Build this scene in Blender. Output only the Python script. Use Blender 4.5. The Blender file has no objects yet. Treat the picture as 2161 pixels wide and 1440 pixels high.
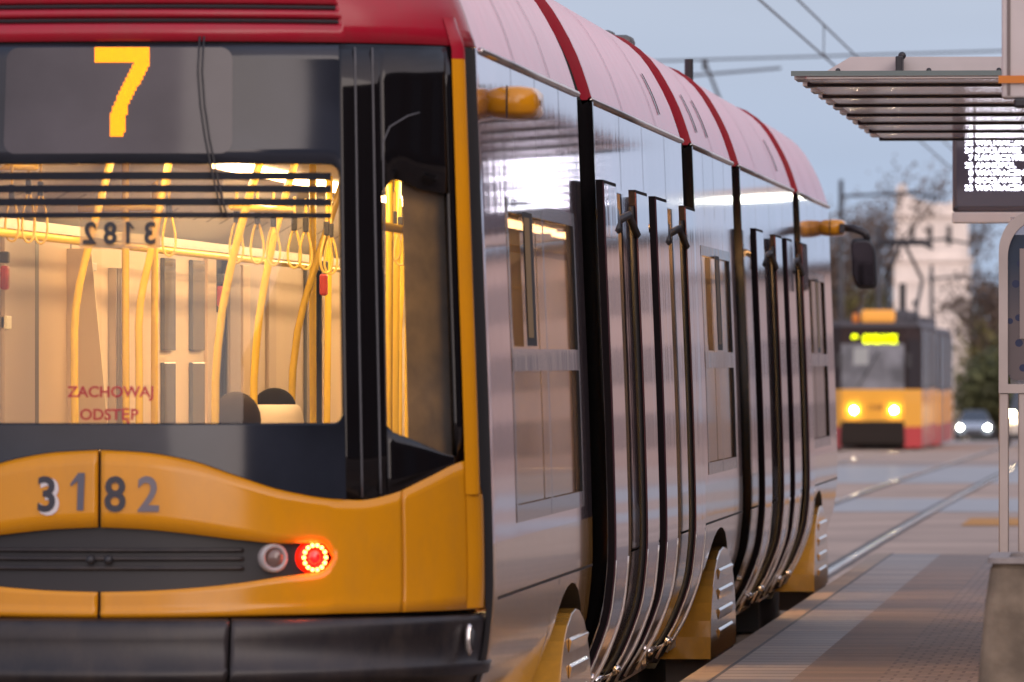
import bpy, bmesh, math, random
from mathutils import Vector
R = math.radians
rng = random.Random(7)

# ------------------------------------------------------------------ camera
F = 16600.0                      # focal length in pixels of the 2161 px wide photograph
YAW = math.atan(1387.5 / F)
PITCH = math.atan(40.0 / F)
CAMZ = 1.75
sc = bpy.context.scene
cam_d = bpy.data.cameras.new("camera")
cam = bpy.data.objects.new("camera", cam_d)
sc.collection.objects.link(cam)
cam.location = (0, 0, CAMZ)
cam.rotation_euler = (R(90) + PITCH, 0, YAW)
cam_d.sensor_width = 36.0
cam_d.lens = 36.0 * F / 2161.0
cam_d.clip_start = 0.5
cam_d.clip_end = 3000
cam_d.dof.use_dof = True
cam_d.dof.focus_distance = 34.5
cam_d.dof.aperture_fstop = cam_d.lens / 38.0
cam_d.dof.aperture_blades = 0
sc.camera = cam

# ------------------------------------------------------------------ sky
w = bpy.data.worlds.new("World"); sc.world = w; w.use_nodes = True
nt = w.node_tree; nt.nodes.clear()
def wn(t): return nt.nodes.new(t)
out = wn('ShaderNodeOutputWorld'); bg = wn('ShaderNodeBackground')
tc = wn('ShaderNodeTexCoord'); sep = wn('ShaderNodeSeparateXYZ')
nt.links.new(tc.outputs['Generated'], sep.inputs[0])
ramp = wn('ShaderNodeValToRGB'); nt.links.new(sep.outputs['Z'], ramp.inputs[0])
e = ramp.color_ramp.elements
e[0].position = 0.0; e[0].color = (0.38, 0.48, 0.64, 1)
e[1].position = 1.0; e[1].color = (0.30, 0.40, 0.62, 1)
for p, c in ((0.022, (0.39, 0.50, 0.69, 1)), (0.05, (0.45, 0.53, 0.69, 1)), (0.12, (0.72, 0.66, 0.75, 1)), (0.35, (0.60, 0.60, 0.72, 1))):
    x = ramp.color_ramp.elements.new(p); x.color = c
# soft cloud layer
mp = wn('ShaderNodeMapping'); mp.inputs['Scale'].default_value = (1, 1, 5)
nt.links.new(tc.outputs['Generated'], mp.inputs[0])
nz = wn('ShaderNodeTexNoise'); nz.inputs['Scale'].default_value = 3.2; nz.inputs['Detail'].default_value = 5
nt.links.new(mp.outputs[0], nz.inputs['Vector'])
mr = wn('ShaderNodeMapRange'); mr.inputs['From Min'].default_value = .3; mr.inputs['From Max'].default_value = .7
mr.inputs['To Min'].default_value = .86; mr.inputs['To Max'].default_value = 1.12
nt.links.new(nz.outputs[0], mr.inputs[0])
m1 = wn('ShaderNodeMix'); m1.data_type = 'RGBA'; m1.blend_type = 'MULTIPLY'; m1.inputs[0].default_value = 1
nt.links.new(ramp.outputs[0], m1.inputs[6]); nt.links.new(mr.outputs[0], m1.inputs[7])
# afterglow behind the camera
dot = wn('ShaderNodeVectorMath'); dot.operation = 'DOT_PRODUCT'
dot.inputs[1].default_value = Vector((0.55, -0.80, 0.22)).normalized()
nt.links.new(tc.outputs['Generated'], dot.inputs[0])
mr2 = wn('ShaderNodeMapRange'); mr2.inputs['From Min'].default_value = -0.1; mr2.inputs['From Max'].default_value = 1
mr2.inputs['To Min'].default_value = 0; mr2.inputs['To Max'].default_value = 1; mr2.interpolation_type = 'SMOOTHSTEP'
nt.links.new(dot.outputs['Value'], mr2.inputs[0])
m2 = wn('ShaderNodeMix'); m2.data_type = 'RGBA'; m2.blend_type = 'ADD'
nt.links.new(mr2.outputs[0], m2.inputs[0]); nt.links.new(m1.outputs[2], m2.inputs[6]); m2.inputs[7].default_value = (.75, .54, .46, 1)
# physical sky underneath
sky = wn('ShaderNodeTexSky'); sky.sky_type = 'NISHITA'; sky.sun_disc = False
sky.sun_elevation = R(3); sky.sun_rotation = R(145)
m3 = wn('ShaderNodeMix'); m3.data_type = 'RGBA'; m3.blend_type = 'ADD'; m3.inputs[0].default_value = 0.02
nt.links.new(m2.outputs[2], m3.inputs[6]); nt.links.new(sky.outputs[0], m3.inputs[7])
nt.links.new(m3.outputs[2], bg.inputs[0]); bg.inputs[1].default_value = 1.0
nt.links.new(bg.outputs[0], out.inputs[0])
sd = bpy.data.lights.new("sun", 'SUN'); sd.energy = 1.1; sd.angle = R(55); sd.color = (1, .86, .76)
so = bpy.data.objects.new("sun", sd); sc.collection.objects.link(so)
so.rotation_euler = (R(78), 0, R(35))
sc.view_settings.view_transform = 'Standard'; sc.view_settings.look = 'None'
sc.view_settings.exposure = 0.12; sc.view_settings.gamma = 1; sc.view_settings.use_curve_mapping = False
sc.cycles.max_bounces = 8; sc.cycles.transparent_max_bounces = 16
sc.cycles.sample_clamp_indirect = 4; sc.cycles.sample_clamp_direct = 0
sc.cycles.caustics_reflective = False; sc.cycles.caustics_refractive = False

# ------------------------------------------------------------------ helpers
def ray(px, py):
    """direction (dx, dz) per metre of Y through a photograph pixel"""
    a = (px - 1080.5) / F; b = (720.0 - py) / F
    fy, fz = math.cos(PITCH), math.sin(PITCH)          # forward in the vertical plane
    y = fy - b * fz; z = fz + b * fy
    X = a * math.cos(YAW) - y * math.sin(YAW); Y = a * math.sin(YAW) + y * math.cos(YAW)
    return X / Y, z / Y
def P(px, py, d):
    dx, dz = ray(px, py); return (dx * d, d, CAMZ + dz * d)
def PX(px, d): return ray(px, 760)[0] * d
def PZ(py, d, px=1500): return CAMZ + ray(px, py)[1] * d

MATS = {}
def mat(name, col, rough=.5, metal=0, coat=0, emis=None, es=0, var=0, vscale=4, bump=0, bscale=(8, 8, 8), ior=1.5, spec=None, coatr=.03, ncol=None, dirt=0):
    if name in MATS: return MATS[name]
    m = bpy.data.materials.new(name); m.use_nodes = True; t = m.node_tree
    b = t.nodes['Principled BSDF']
    b.inputs['Base Color'].default_value = (*col, 1); b.inputs['Roughness'].default_value = rough
    b.inputs['Metallic'].default_value = metal; b.inputs['IOR'].default_value = ior
    b.inputs['Coat Weight'].default_value = coat; b.inputs['Coat Roughness'].default_value = coatr
    if spec is not None: b.inputs['Specular IOR Level'].default_value = spec
    if emis: b.inputs['Emission Color'].default_value = (*emis, 1); b.inputs['Emission Strength'].default_value = es
    if var or bump:
        tc = t.nodes.new('ShaderNodeNewGeometry'); mp = t.nodes.new('ShaderNodeMapping'); mp.vector_type = 'POINT'
        t.links.new(tc.outputs['Position'], mp.inputs[0])
    if var:
        n = t.nodes.new('ShaderNodeTexNoise'); n.inputs['Scale'].default_value = vscale; n.inputs['Detail'].default_value = 6
        t.links.new(tc.outputs['Position'], n.inputs['Vector'])
        mx = t.nodes.new('ShaderNodeMix'); mx.data_type = 'RGBA'
        c2 = ncol or tuple(c * (1 - var) for c in col)
        mx.inputs[6].default_value = (*c2, 1); mx.inputs[7].default_value = (*tuple(min(1, c * (1 + var * .6)) for c in col), 1)
        r = t.nodes.new('ShaderNodeMapRange'); r.inputs[1].default_value = .35; r.inputs[2].default_value = .65
        t.links.new(n.outputs[0], r.inputs[0]); t.links.new(r.outputs[0], mx.inputs[0]); t.links.new(mx.outputs[2], b.inputs['Base Color'])
    if dirt:
        g2 = t.nodes.new('ShaderNodeNewGeometry'); mq = t.nodes.new('ShaderNodeMapping'); mq.inputs['Scale'].default_value = (5, 5, 2.6); t.links.new(g2.outputs['Position'], mq.inputs[0])
        n3 = t.nodes.new('ShaderNodeTexNoise'); n3.inputs['Scale'].default_value = 1.6; n3.inputs['Detail'].default_value = 8; n3.inputs['Roughness'].default_value = .7; t.links.new(mq.outputs[0], n3.inputs['Vector'])
        r3 = t.nodes.new('ShaderNodeMapRange'); r3.inputs[1].default_value = .42; r3.inputs[2].default_value = .78; r3.inputs[4].default_value = dirt; t.links.new(n3.outputs[0], r3.inputs[0])
        x3 = t.nodes.new('ShaderNodeMix'); x3.data_type = 'RGBA'; x3.inputs[7].default_value = (.13, .095, .07, 1); t.links.new(r3.outputs[0], x3.inputs[0])
        lk = b.inputs['Base Color'].links
        if lk: t.links.new(lk[0].from_socket, x3.inputs[6])
        else: x3.inputs[6].default_value = (*col, 1)
        t.links.new(x3.outputs[2], b.inputs['Base Color'])
        r4 = t.nodes.new('ShaderNodeMapRange'); r4.inputs[3].default_value = rough; r4.inputs[4].default_value = min(.8, rough + dirt*.5); t.links.new(n3.outputs[0], r4.inputs[0]); t.links.new(r4.outputs[0], b.inputs['Roughness'])
    if bump:
        mp.inputs['Scale'].default_value = bscale
        n = t.nodes.new('ShaderNodeTexNoise'); n.inputs['Scale'].default_value = 1; n.inputs['Detail'].default_value = 2
        t.links.new(mp.outputs[0], n.inputs['Vector'])
        bp = t.nodes.new('ShaderNodeBump'); bp.inputs['Strength'].default_value = 1; bp.inputs['Distance'].default_value = bump
        t.links.new(n.outputs[0], bp.inputs['Height']); t.links.new(bp.outputs[0], b.inputs['Normal'])
        if coat: t.links.new(bp.outputs[0], b.inputs['Coat Normal'])
    MATS[name] = m
    return m
def emat(name, col, s):
    if name in MATS: return MATS[name]
    m = bpy.data.materials.new(name); m.use_nodes = True; t = m.node_tree; t.nodes.clear()
    o = t.nodes.new('ShaderNodeOutputMaterial'); e = t.nodes.new('ShaderNodeEmission')
    e.inputs[0].default_value = (*col, 1); e.inputs[1].default_value = s; t.links.new(e.outputs[0], o.inputs[0])
    MATS[name] = m; return m
def glassmat(name, tint=(.9, .9, .9), dirt=.1, rough=.02, dirtcol=(.7, .68, .65), ior=1.5):
    m = bpy.data.materials.new(name); m.use_nodes = True; t = m.node_tree; t.nodes.clear()
    N = t.nodes.new; L = t.links.new
    o = N('ShaderNodeOutputMaterial'); tr = N('ShaderNodeBsdfTransparent'); tr.inputs[0].default_value = (*tint, 1)
    df = N('ShaderNodeBsdfDiffuse'); df.inputs[0].default_value = (*dirtcol, 1)
    gl = N('ShaderNodeBsdfGlossy'); gl.inputs['Roughness'].default_value = rough
    fr = N('ShaderNodeFresnel'); fr.inputs[0].default_value = ior
    g = N('ShaderNodeNewGeometry'); n = N('ShaderNodeTexNoise'); n.inputs['Scale'].default_value = 1.6; n.inputs['Detail'].default_value = 4
    L(g.outputs['Position'], n.inputs['Vector'])
    mr = N('ShaderNodeMapRange'); mr.inputs[1].default_value = .3; mr.inputs[2].default_value = .7
    mr.inputs[3].default_value = dirt * .5; mr.inputs[4].default_value = dirt * 1.5; L(n.outputs[0], mr.inputs[0])
    a = N('ShaderNodeMixShader'); L(mr.outputs[0], a.inputs[0]); L(tr.outputs[0], a.inputs[1]); L(df.outputs[0], a.inputs[2])
    b = N('ShaderNodeMixShader'); L(fr.outputs[0], b.inputs[0]); L(a.outputs[0], b.inputs[1]); L(gl.outputs[0], b.inputs[2])
    L(b.outputs[0], o.inputs[0]); MATS[name] = m; return m

class Thing:
    def __init__(s, name, label, cat, loc=(0, 0, 0), group=None, kind=None):
        s.o = bpy.data.objects.new(name, None); s.o.location = loc; s.o.empty_display_size = .2
        sc.collection.objects.link(s.o); s.loc = Vector(loc)
        s.o['label'] = label; s.o['category'] = cat
        if group: s.o['group'] = group
        if kind: s.o['kind'] = kind
class MB:
    """collects geometry in world metres"""
    def __init__(s): s.v = []; s.f = []
    def quad(s, a, b, c, d):
        n = len(s.v); s.v += [a, b, c, d]; s.f.append((n, n+1, n+2, n+3)); return s
    def grid(s, rows, close=False):
        n = len(s.v); w_ = len(rows[0])
        for r in rows: s.v += [tuple(p) for p in r]
        for i in range(len(rows) - 1):
            for j in range(w_ - (0 if close else 1)):
                k = (j + 1) % w_
                s.f.append((n + i*w_ + j, n + i*w_ + k, n + (i+1)*w_ + k, n + (i+1)*w_ + j))
        return s
    def box(s, x0, x1, y0, y1, z0, z1):
        n = len(s.v)
        s.v += [(x, y, z) for z in (z0, z1) for y in (y0, y1) for x in (x0, x1)]
        for q in ((0, 2, 3, 1), (4, 5, 7, 6), (0, 1, 5, 4), (1, 3, 7, 5), (3, 2, 6, 7), (2, 0, 4, 6)):
            s.f.append(tuple(n + i for i in q))
        return s
    def tube(s, pts, r, seg=8, caps=True):
        pts = [Vector(p) for p in pts]; rr = r if isinstance(r, (list, tuple)) else [r] * len(pts)
        rows = []; up = None
        for i, p in enumerate(pts):
            d = (pts[min(i+1, len(pts)-1)] - pts[max(i-1, 0)]).normalized()
            if up is None:
                up = Vector((0, 0, 1)) if abs(d.z) < .9 else Vector((1, 0, 0))
            a = d.cross(up).normalized(); b = a.cross(d).normalized(); up = b
            rows.append([p + a*math.cos(t)*rr[i] + b*math.sin(t)*rr[i] for t in [2*math.pi*k/seg for k in range(seg)]])
        n = len(s.v); s.grid(rows, True)
        if caps:
            s.f.append(tuple(n + k for k in range(seg))[::-1]); s.f.append(tuple(n + (len(pts)-1)*seg + k for k in range(seg)))
        return s
    def prism(s, poly, ax, lo, hi):
        """poly 2d extruded along axis ax ('x','y','z')"""
        n = len(s.v); k = len(poly)
        for h in (lo, hi):
            for a, b in poly:
                s.v.append({'x': (h, a, b), 'y': (a, h, b), 'z': (a, b, h)}[ax])
        s.f.append(tuple(range(n, n+k))[::-1]); s.f.append(tuple(range(n+k, n+2*k)))
        for i in range(k): s.f.append((n+i, n+(i+1) % k, n+k+(i+1) % k, n+k+i))
        return s
    def ball(s, c, r, seg=10, sx=1, sy=1, sz=1):
        rows = []
        for i in range(seg + 1):
            th = math.pi * i / seg
            rr = max(math.sin(th), .001)
            rows.append([(c[0] + r*sx*rr*math.cos(2*math.pi*j/(seg*2)), c[1] + r*sy*rr*math.sin(2*math.pi*j/(seg*2)), c[2] + r*sz*math.cos(th)) for j in range(seg*2)])
        return s.grid(rows, True)
    def build(s, name, m, parent=None, smooth=False, bevel=0, solid=0, **props):
        org = Vector((0, 0, 0)); po = None
        if isinstance(parent, Thing): org = parent.loc; po = parent.o
        elif parent is not None: po = parent; org = Vector(parent.get('_org', (0, 0, 0)))
        me = bpy.data.meshes.new(name)
        me.from_pydata([tuple(Vector(p) - org) for p in s.v], [], s.f); me.update()
        bm = bmesh.new(); bm.from_mesh(me); bmesh.ops.remove_doubles(bm, verts=bm.verts, dist=1e-5)
        bmesh.ops.recalc_face_normals(bm, faces=bm.faces)
        for f in bm.faces: f.smooth = smooth
        bm.to_mesh(me); bm.free()
        me.materials.append(m)
        o = bpy.data.objects.new(name, me); sc.collection.objects.link(o); o.parent = po
        ORG[o.name] = org
        if bevel:
            b = o.modifiers.new('bevel', 'BEVEL'); b.width = bevel; b.segments = 2; b.limit_method = 'ANGLE'
        if solid:
            b = o.modifiers.new('solid', 'SOLIDIFY'); b.thickness = solid; b.offset = -1
        for k, v in props.items(): o[k] = v
        return o
ORG = {}
_ob = MB.build
def build2(s, name, m, parent=None, **k):
    if parent is not None and not isinstance(parent, Thing):
        class _T: pass
        t = Thing.__new__(Thing); t.o = parent; t.loc = ORG[parent.name]
        return _ob(s, name, m, t, **k)
    return _ob(s, name, m, parent, **k)
MB.build = build2
def copy_tree(o, parent=None):
    c = o.copy(); sc.collection.objects.link(c); c.parent = parent
    for ch in list(o.children): copy_tree(ch, c)
    return c
def text2d(txt, size, bold=0.0, font=None):
    cu = bpy.data.curves.new('t', 'FONT'); cu.body = txt; cu.size = size; cu.offset = bold; cu.align_x = 'CENTER'; cu.resolution_u = 4
    cu.fill_mode = 'FRONT'
    o = bpy.data.objects.new('t', cu); sc.collection.objects.link(o)
    bpy.context.view_layer.update()
    dg = bpy.context.evaluated_depsgraph_get(); me = bpy.data.meshes.new_from_object(o.evaluated_get(dg))
    v = [tuple(p.co) for p in me.vertices]; f = [tuple(p.vertices) for p in me.polygons]
    bpy.data.objects.remove(o); bpy.data.meshes.remove(me); bpy.data.curves.remove(cu)
    return v, f
def text_mb(txt, size, fn, bold=0.0, flip=False, sx=1.0):
    v, f = text2d(txt, size, bold); m = MB()
    xs = [p[0] for p in v]; cx = (min(xs) + max(xs)) / 2
    m.v = [fn((p[0] - cx) * sx * (-1 if flip else 1), p[1]) for p in v]; m.f = f
    return m
def interp(pts, x):
    if x <= pts[0][0]: return pts[0][1]
    if x >= pts[-1][0]: return pts[-1][1]
    for i in range(len(pts) - 1):
        if x <= pts[i+1][0]:
            x0, y0 = pts[i]; x1, y1 = pts[i+1]; h = x1 - x0; t = (x - x0) / h
            def sl(k):
                if k <= 0: return (pts[1][1]-pts[0][1])/(pts[1][0]-pts[0][0])
                if k >= len(pts)-1: return (pts[-1][1]-pts[-2][1])/(pts[-1][0]-pts[-2][0])
                a = (pts[k][1]-pts[k-1][1])/(pts[k][0]-pts[k-1][0]); b = (pts[k+1][1]-pts[k][1])/(pts[k+1][0]-pts[k][0])
                return 0 if a*b <= 0 else 2*a*b/(a+b)
            m0, m1_ = sl(i), sl(i+1)
            return ((2*t**3-3*t*t+1)*y0 + (t**3-2*t*t+t)*h*m0 + (-2*t**3+3*t*t)*y1 + (t**3-t*t)*h*m1_)
def lin(a, b, n): return [a + (b-a)*i/n for i in range(n+1)]

# ------------------------------------------------------------------ materials
yellow = mat('yellow_paint', (.74, .36, .05), .10, coat=1, coatr=.06, var=.06, vscale=2, dirt=.35, bump=.0005, bscale=(2, 5, .8))
yellow_t = mat('yellow_tail_paint', (.76, .31, .008), .12, coat=0, var=.05, vscale=2, dirt=.16)
red = mat('red_paint', (.74, .022, .11), .12, coat=0, ior=1.42, var=.1, vscale=1.2, dirt=.15, bump=.0008, bscale=(3, 2.5, .8))
band = mat('silver_band', (.80, .64, .71), .05, metal=.9, var=.10, vscale=1.2, dirt=.05, bump=.0005, bscale=(1, 7, .4))
mask = mat('black_mask', (.006, .005, .006), .1)
shield = mat('windscreen_painted_reflection', (.022, .026, .038), .1, var=.5, vscale=1.5)  # colour mottling paints faint reflection streaks into the opaque glass
rubber = mat('rubber', (.012, .012, .013), .55)
bumperm = mat('bumper_plastic', (.022, .019, .022), .3, var=.3, vscale=3, dirt=.3)
grille = mat('grille_plastic', (.02, .02, .024), .4)
chrome = mat('polished_metal', (.75, .72, .7), .12, metal=1)
alu = mat('aluminium', (.62, .58, .55), .3, metal=1, var=.1)
cream = mat('cream_panel', (.72, .58, .42), .45, var=.06, vscale=1.5)
cream2 = mat('cream_panel_grey', (.50, .42, .35), .45, var=.06, vscale=1.5)
cove = mat('white_cove_panel', (.92, .90, .86), .5)
pole_y = mat('yellow_pole_paint', (.88, .60, .05), .25, coat=.5)
strapm = mat('yellow_strap', (.80, .56, .12), .5)
darkp = mat('dark_plastic', (.03, .03, .035), .4)
bluedark = mat('side_window_inside', (.10, .11, .14), .12)
concrete = mat('concrete', (.24, .185, .13), .85, var=.35, vscale=9, bump=.004, bscale=(30, 30, 30))
greyst = mat('grey_steel', (.68, .62, .60), .45, var=.08)
g_rear = glassmat('rear_window_glass', (.97, .95, .9), .07)
g_side = glassmat('side_window_glass', (.42, .36, .32), .22, .04, (.7, .5, .4), 1.9)
inlight = emat('saloon_lamp', (1, .63, .29), 25.0)

# ------------------------------------------------------------------ tram geometry
XC = -3.505
YT = 26.5
PROF = [(.22, 2.53), (.35, 2.47), (.55, 2.36), (.77, 2.29), (1.0, 2.272), (1.37, 2.28), (2.28, 2.315), (2.8, 2.335)]
ROOF = [(2.335, 2.8), (2.354, 2.862), (2.393, 2.972), (2.461, 3.106), (2.533, 3.21), (2.66, 3.31), (2.85, 3.38), (3.15, 3.42), (3.505, 3.43)]
def lat(z):
    if z <= 2.8: return interp(PROF, z)
    return interp([(b, a) for a, b in ROOF], z)
def side(Y, z, off=0, sgn=1):
    """right side surface of the tram; off moves outwards"""
    h = -lat(z) - XC + off
    return (XC + sgn * h, Y, z)
def Wd(z): return -lat(min(z, 3.4299)) - XC
def Dd(z):
    d = interp([(0.2, .80), (.5, .92), (.88, .92), (.93, .86), (1.4, .85), (2.8, .66)], z)
    if z > 2.8: d = .66 * math.sqrt(max(0, 1 - ((z-2.8)/.63)**2))
    return d
def tail(t, z, off=0):
    return (XC + (Wd(z) + off) * math.sin(t), YT - (Dd(z) + off) * math.cos(t), z)
def nose(t, z, off=0):
    return (XC + (Wd(z) + off) * math.sin(t), 54.0 + (Dd(z)*1.5 + off) * math.cos(t), z)
def Tpx(px, py):
    """tail surface coordinates (t, z) seen at a photograph pixel"""
    d = 25.8; dx, dz = ray(px, py)
    for _ in range(60):
        z = CAMZ + dz*d; s = (dx*d - XC) / Wd(z); s = max(-1, min(1, s)); t = math.asin(s)
        d = .5*d + .5*(YT - Dd(z)*math.cos(t))
    return t, z
def patch(mb, fn, us, lo, hi, nv=6, off=0):
    rows = []
    for u in us:
        a = lo(u) if callable(lo) else lo; b = hi(u) if callable(hi) else hi
        rows.append([fn(u, a + (b-a)*j/nv, off) for j in range(nv+1)])
    mb.grid(rows)
HP = math.pi / 2
tram = Thing('tram', 'modern yellow and red tram 3182 seen from its rear, standing with doors open', 'tram', (XC, 40.0, 0))

# --- curves on the tail, from measured pixels, made symmetric about the centre
def tcurve(pts):
    L_ = [];
    for px, py in pts:
        t, z = Tpx(px, py); L_.append((t, z))
    L_.sort()
    return lambda t: interp(L_, abs(t))
belt_top = tcurve([(209, 950), (300, 955), (400, 972), (500, 1005), (600, 1036), (700, 1053), (760, 1056), (820, 1045), (900, 1010), (960, 980), (985, 972), (1030, 970)])
eye_hi = tcurve([(209, 1113), (300, 1117), (400, 1127), (500, 1139), (600, 1147), (680, 1146), (700, 1165), (706, 1178)])
eye_lo = tcurve([(209, 1250), (300, 1248), (400, 1242), (500, 1232), (600, 1217), (680, 1206), (700, 1190), (706, 1178)])
T_EYE = Tpx(706, 1178)[0]
ZB = .915; ZG = 2.80
ts = lin(-HP, HP, 220)
def tin(a, b, n=None):
    return lin(a, b, n or max(4, int(abs(b-a)/HP*110)))
T_SEAM = Tpx(852, 1170)[0]
T_PIL = Tpx(950, 760)[0]                                       # inner edge of the yellow corner pillar
g = .004
# yellow belt: centre flaps, side panels
def belt(t0, t1, mb):
    e0, e1 = max(t0, -T_EYE), min(t1, T_EYE)
    if e0 < e1:
        us = sorted(set(([t0] if t0 < e0 else []) + tin(e0, e1) + ([t1] if t1 > e1 else []) + [q for q in tin(t0, t1) if q < e0-.01 or q > e1+.01]))
        patch(mb, tail, us, ZB, eye_lo, 5); patch(mb, tail, us, eye_hi, belt_top, 5)
    else: patch(mb, tail, tin(t0, t1), ZB, belt_top, 10)
for a, b, nm in ((-T_SEAM+g, -g*1.2, 'rear_flap'), (g*1.2, T_SEAM-g, 'rear_flap'), (T_SEAM+.002, HP-.02, 'corner_panel'), (-HP+.02, -T_SEAM-.002, 'corner_panel')):
    m = MB(); belt(a, b, m); fl = m.build(nm, yellow_t, tram, smooth=True, solid=.03)
# dark backing behind the seams and the eye
m = MB(); patch(m, tail, lin(-HP, HP, 120), .93, lambda t: belt_top(t)-.004, 8, -.045); m.build('seam_backing', rubber, tram, smooth=True)
# grille eye with horizontal ribs
m = MB(); us = tin(-T_EYE, T_EYE, 90)
patch(m, tail, us, eye_lo, eye_hi, 8, -.03); gr = m.build('grille', grille, tram, smooth=True)
m = MB()
for py in (1162, 1180, 1200):
    z = Tpx(209, py)[1]; uu = [u for u in us if abs(u) < Tpx(525, 1178)[0]]
    m.tube([tail(u, z, -.022) for u in uu], .008, 6)
m.build('rib', bumperm, gr, smooth=True)
t0, z0 = Tpx(190, 1182)
for s_ in (-1, 1):
    p = tail(Tpx(228, 1182)[0]*s_, z0, -.012); MB().ball(p, .016, 6).build('latch', darkp, gr, smooth=True)
# lamps
def disc_ring(px, py, r0, r1, off, name, mt, parent, sgn=1, depth=.02):
    t, z = Tpx(px, py); t *= sgn; c = Vector(tail(t, z, off)); nrm = Vector((math.sin(t), -math.cos(t), 0)); a = Vector((math.cos(t), math.sin(t), 0)); u = Vector((0, 0, 1))
    m = MB(); K = 28
    rows = []
    for rr, dd in ((r0, 0), (r0, depth), ((r0+r1)/2, depth*1.4), (r1, depth), (r1, -.02)):
        rows.append([c + a*math.cos(q)*rr + u*math.sin(q)*rr + nrm*dd for q in [2*math.pi*k/K for k in range(K)]])
    m.grid(rows, True); return m.build(name, mt, parent, smooth=True), c, a, u, nrm
greyring = mat('lamp_ring_grey', (.45, .42, .42), .25, coat=.5); lens = mat('lamp_lens', (.20, .12, .10), .1, coat=1)
redlens = mat('red_lamp_lens', (.5, .01, .01), .1, coat=1, emis=(1, .01, .01), es=.9)
led_red = emat('red_led', (1, .10, .02), 45); halo = mat('red_lamp_dish', (.6, .01, .01), .2, emis=(1, .01, .0), es=1.6)
for sg in (1, -1):
    o, c, a, u, n_ = disc_ring(581, 1178, .032, .048, -.02, 'reversing_lamp', greyring, tram, sg, .012)
    m = MB(); m.ball(c, .033, 10, 1, .5, 1); m.build('lens', lens, o, smooth=True)
    o, c, a, u, n_ = disc_ring(664, 1177, .030, .052, -.018, 'tail_lamp', halo, tram, sg, .012)
    MB().ball(c - n_*.004, .031, 10, 1, .4, 1).build('lens', redlens, o, smooth=True)
    m = MB()
    for k in range(14):
        q = 2*math.pi*k/14; m.ball(c + a*math.cos(q)*.041 + u*math.sin(q)*.041 + n_*.02, .0062, 4)
    m.build('led_ring', led_red, o)
# bumper
m = MB(); us = tin(-HP, HP, 120)
T_BS = Tpx(485, 1350)[0]
for a, b in ((-HP, -T_BS-.004), (-T_BS+.004, T_BS-.004), (T_BS+.004, HP)):
    m = MB()
    zs = [.30, .45, .555, .56, .575, .58, .69, .695, .735, .74, .83, .87, .895, .903]
    of = [-.02, .0, .0, -.02, -.02, .0, .0, .012, .012, 0, 0, 0, -.008, -.03]
    for u0 in [0]:
        rows = [[tail(u, z, o_) for z, o_ in zip(zs, of)] for u in tin(a, b)]
        m.grid(rows)
    bp = m.build('bumper', bumperm, tram, smooth=True, solid=.03)
m = MB(); patch(m, tail, us, .30, .96, 4, -.06); m.build('bumper_backing', rubber, tram, smooth=True)
# towing-eye cover on the corner of the bumper
for sg in (1, -1):
    t, z = Tpx(978, 1350); t *= sg; c = tail(t, z, .02)
    o = MB().ball(c, .04, 10, .45, .45, 1.35).build('towing_eye_cover', chrome, tram, smooth=True)
    MB().ball(tail(t, z, .032), .028, 8, .5, .5, 1.3).build('cover_recess', darkp, o, smooth=True)
# ---- mask with rear window and corner windows
wl = -Tpx(722, 600)[0]; wr = -wl
Z_w0, Z_w1 = Tpx(600, 893)[1], Tpx(600, 345)[1]
def rounded(t, a, b, z0, z1, r, top):
    """upper/lower boundary of a rounded rectangle, r in metres"""
    wdt = Wd(1.9); x = math.sin(t)*wdt; xa = math.sin(a)*wdt; xb = math.sin(b)*wdt
    dd = min(x-xa, xb-x); k = 0 if dd >= r else r - math.sqrt(max(0, r*r-(r-max(dd, 0))**2))
    return z1-k if top else z0+k
cw_a, cw_b = Tpx(812, 700)[0], Tpx(957, 700)[0]
cw_lo = tcurve([(812, 890), (822, 908), (850, 920), (900, 940), (940, 957), (975, 966)])
cw_hi = tcurve([(812, 405), (820, 388), (835, 378), (860, 385), (890, 400), (940, 408), (990, 415)])
m = MB()
ranges = [(-HP+.16, -cw_b), (-cw_b, -cw_a), (-cw_a, wl), (wl, wr), (wr, cw_a), (cw_a, cw_b), (cw_b, HP-.16)]
mk = MB()
SH = Tpx(736, 300)[0]
for a, b in ranges:
    us = tin(a, b, 60 if (a, b) == (wl, wr) else 14)
    if (a, b) == (wl, wr): us = sorted(set(us + [a+(b-a)*q for q in (.002, .006, .012, .02, .03, .98, .988, .994, .998)]))
    if (a, b) == (wl, wr):
        patch(mk, tail, us, belt_top, lambda t: rounded(t, wl, wr, Z_w0, Z_w1, .035, False), 4)
    elif abs(a) == cw_a and abs(b) == cw_b or abs(a) == cw_b and abs(b) == cw_a:
        patch(mk, tail, us, belt_top, cw_lo, 4); patch(mk, tail, us, cw_hi, ZG, 4)
    else: patch(mk, tail, us, belt_top, ZG, 10)
maskо = mk.build('window_surround', mask, tram, smooth=True, solid=.02)
m = MB(); us = sorted(set(tin(wl, wr, 60) + [wl+(wr-wl)*q for q in (.002, .006, .012, .02, .03, .98, .988, .994, .998)]))
patch(m, tail, us, lambda t: rounded(t, wl, wr, Z_w0, Z_w1, .035, True), ZG-.003, 8)
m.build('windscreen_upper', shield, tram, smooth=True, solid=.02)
m = MB(); patch(m, tail, tin(wl, wr, 60), lambda t: belt_top(t)+.002, lambda t: rounded(t, wl, wr, Z_w0, Z_w1, .035, False)-.006, 5, .003)
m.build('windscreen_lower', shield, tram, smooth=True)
m = MB(); patch(m, tail, tin(wl-.03, wr+.03, 50), Z_w0-.02, Z_w1+.02, 8, -.024); rw = m.build('rear_window', g_rear, tram, smooth=True)
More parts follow.
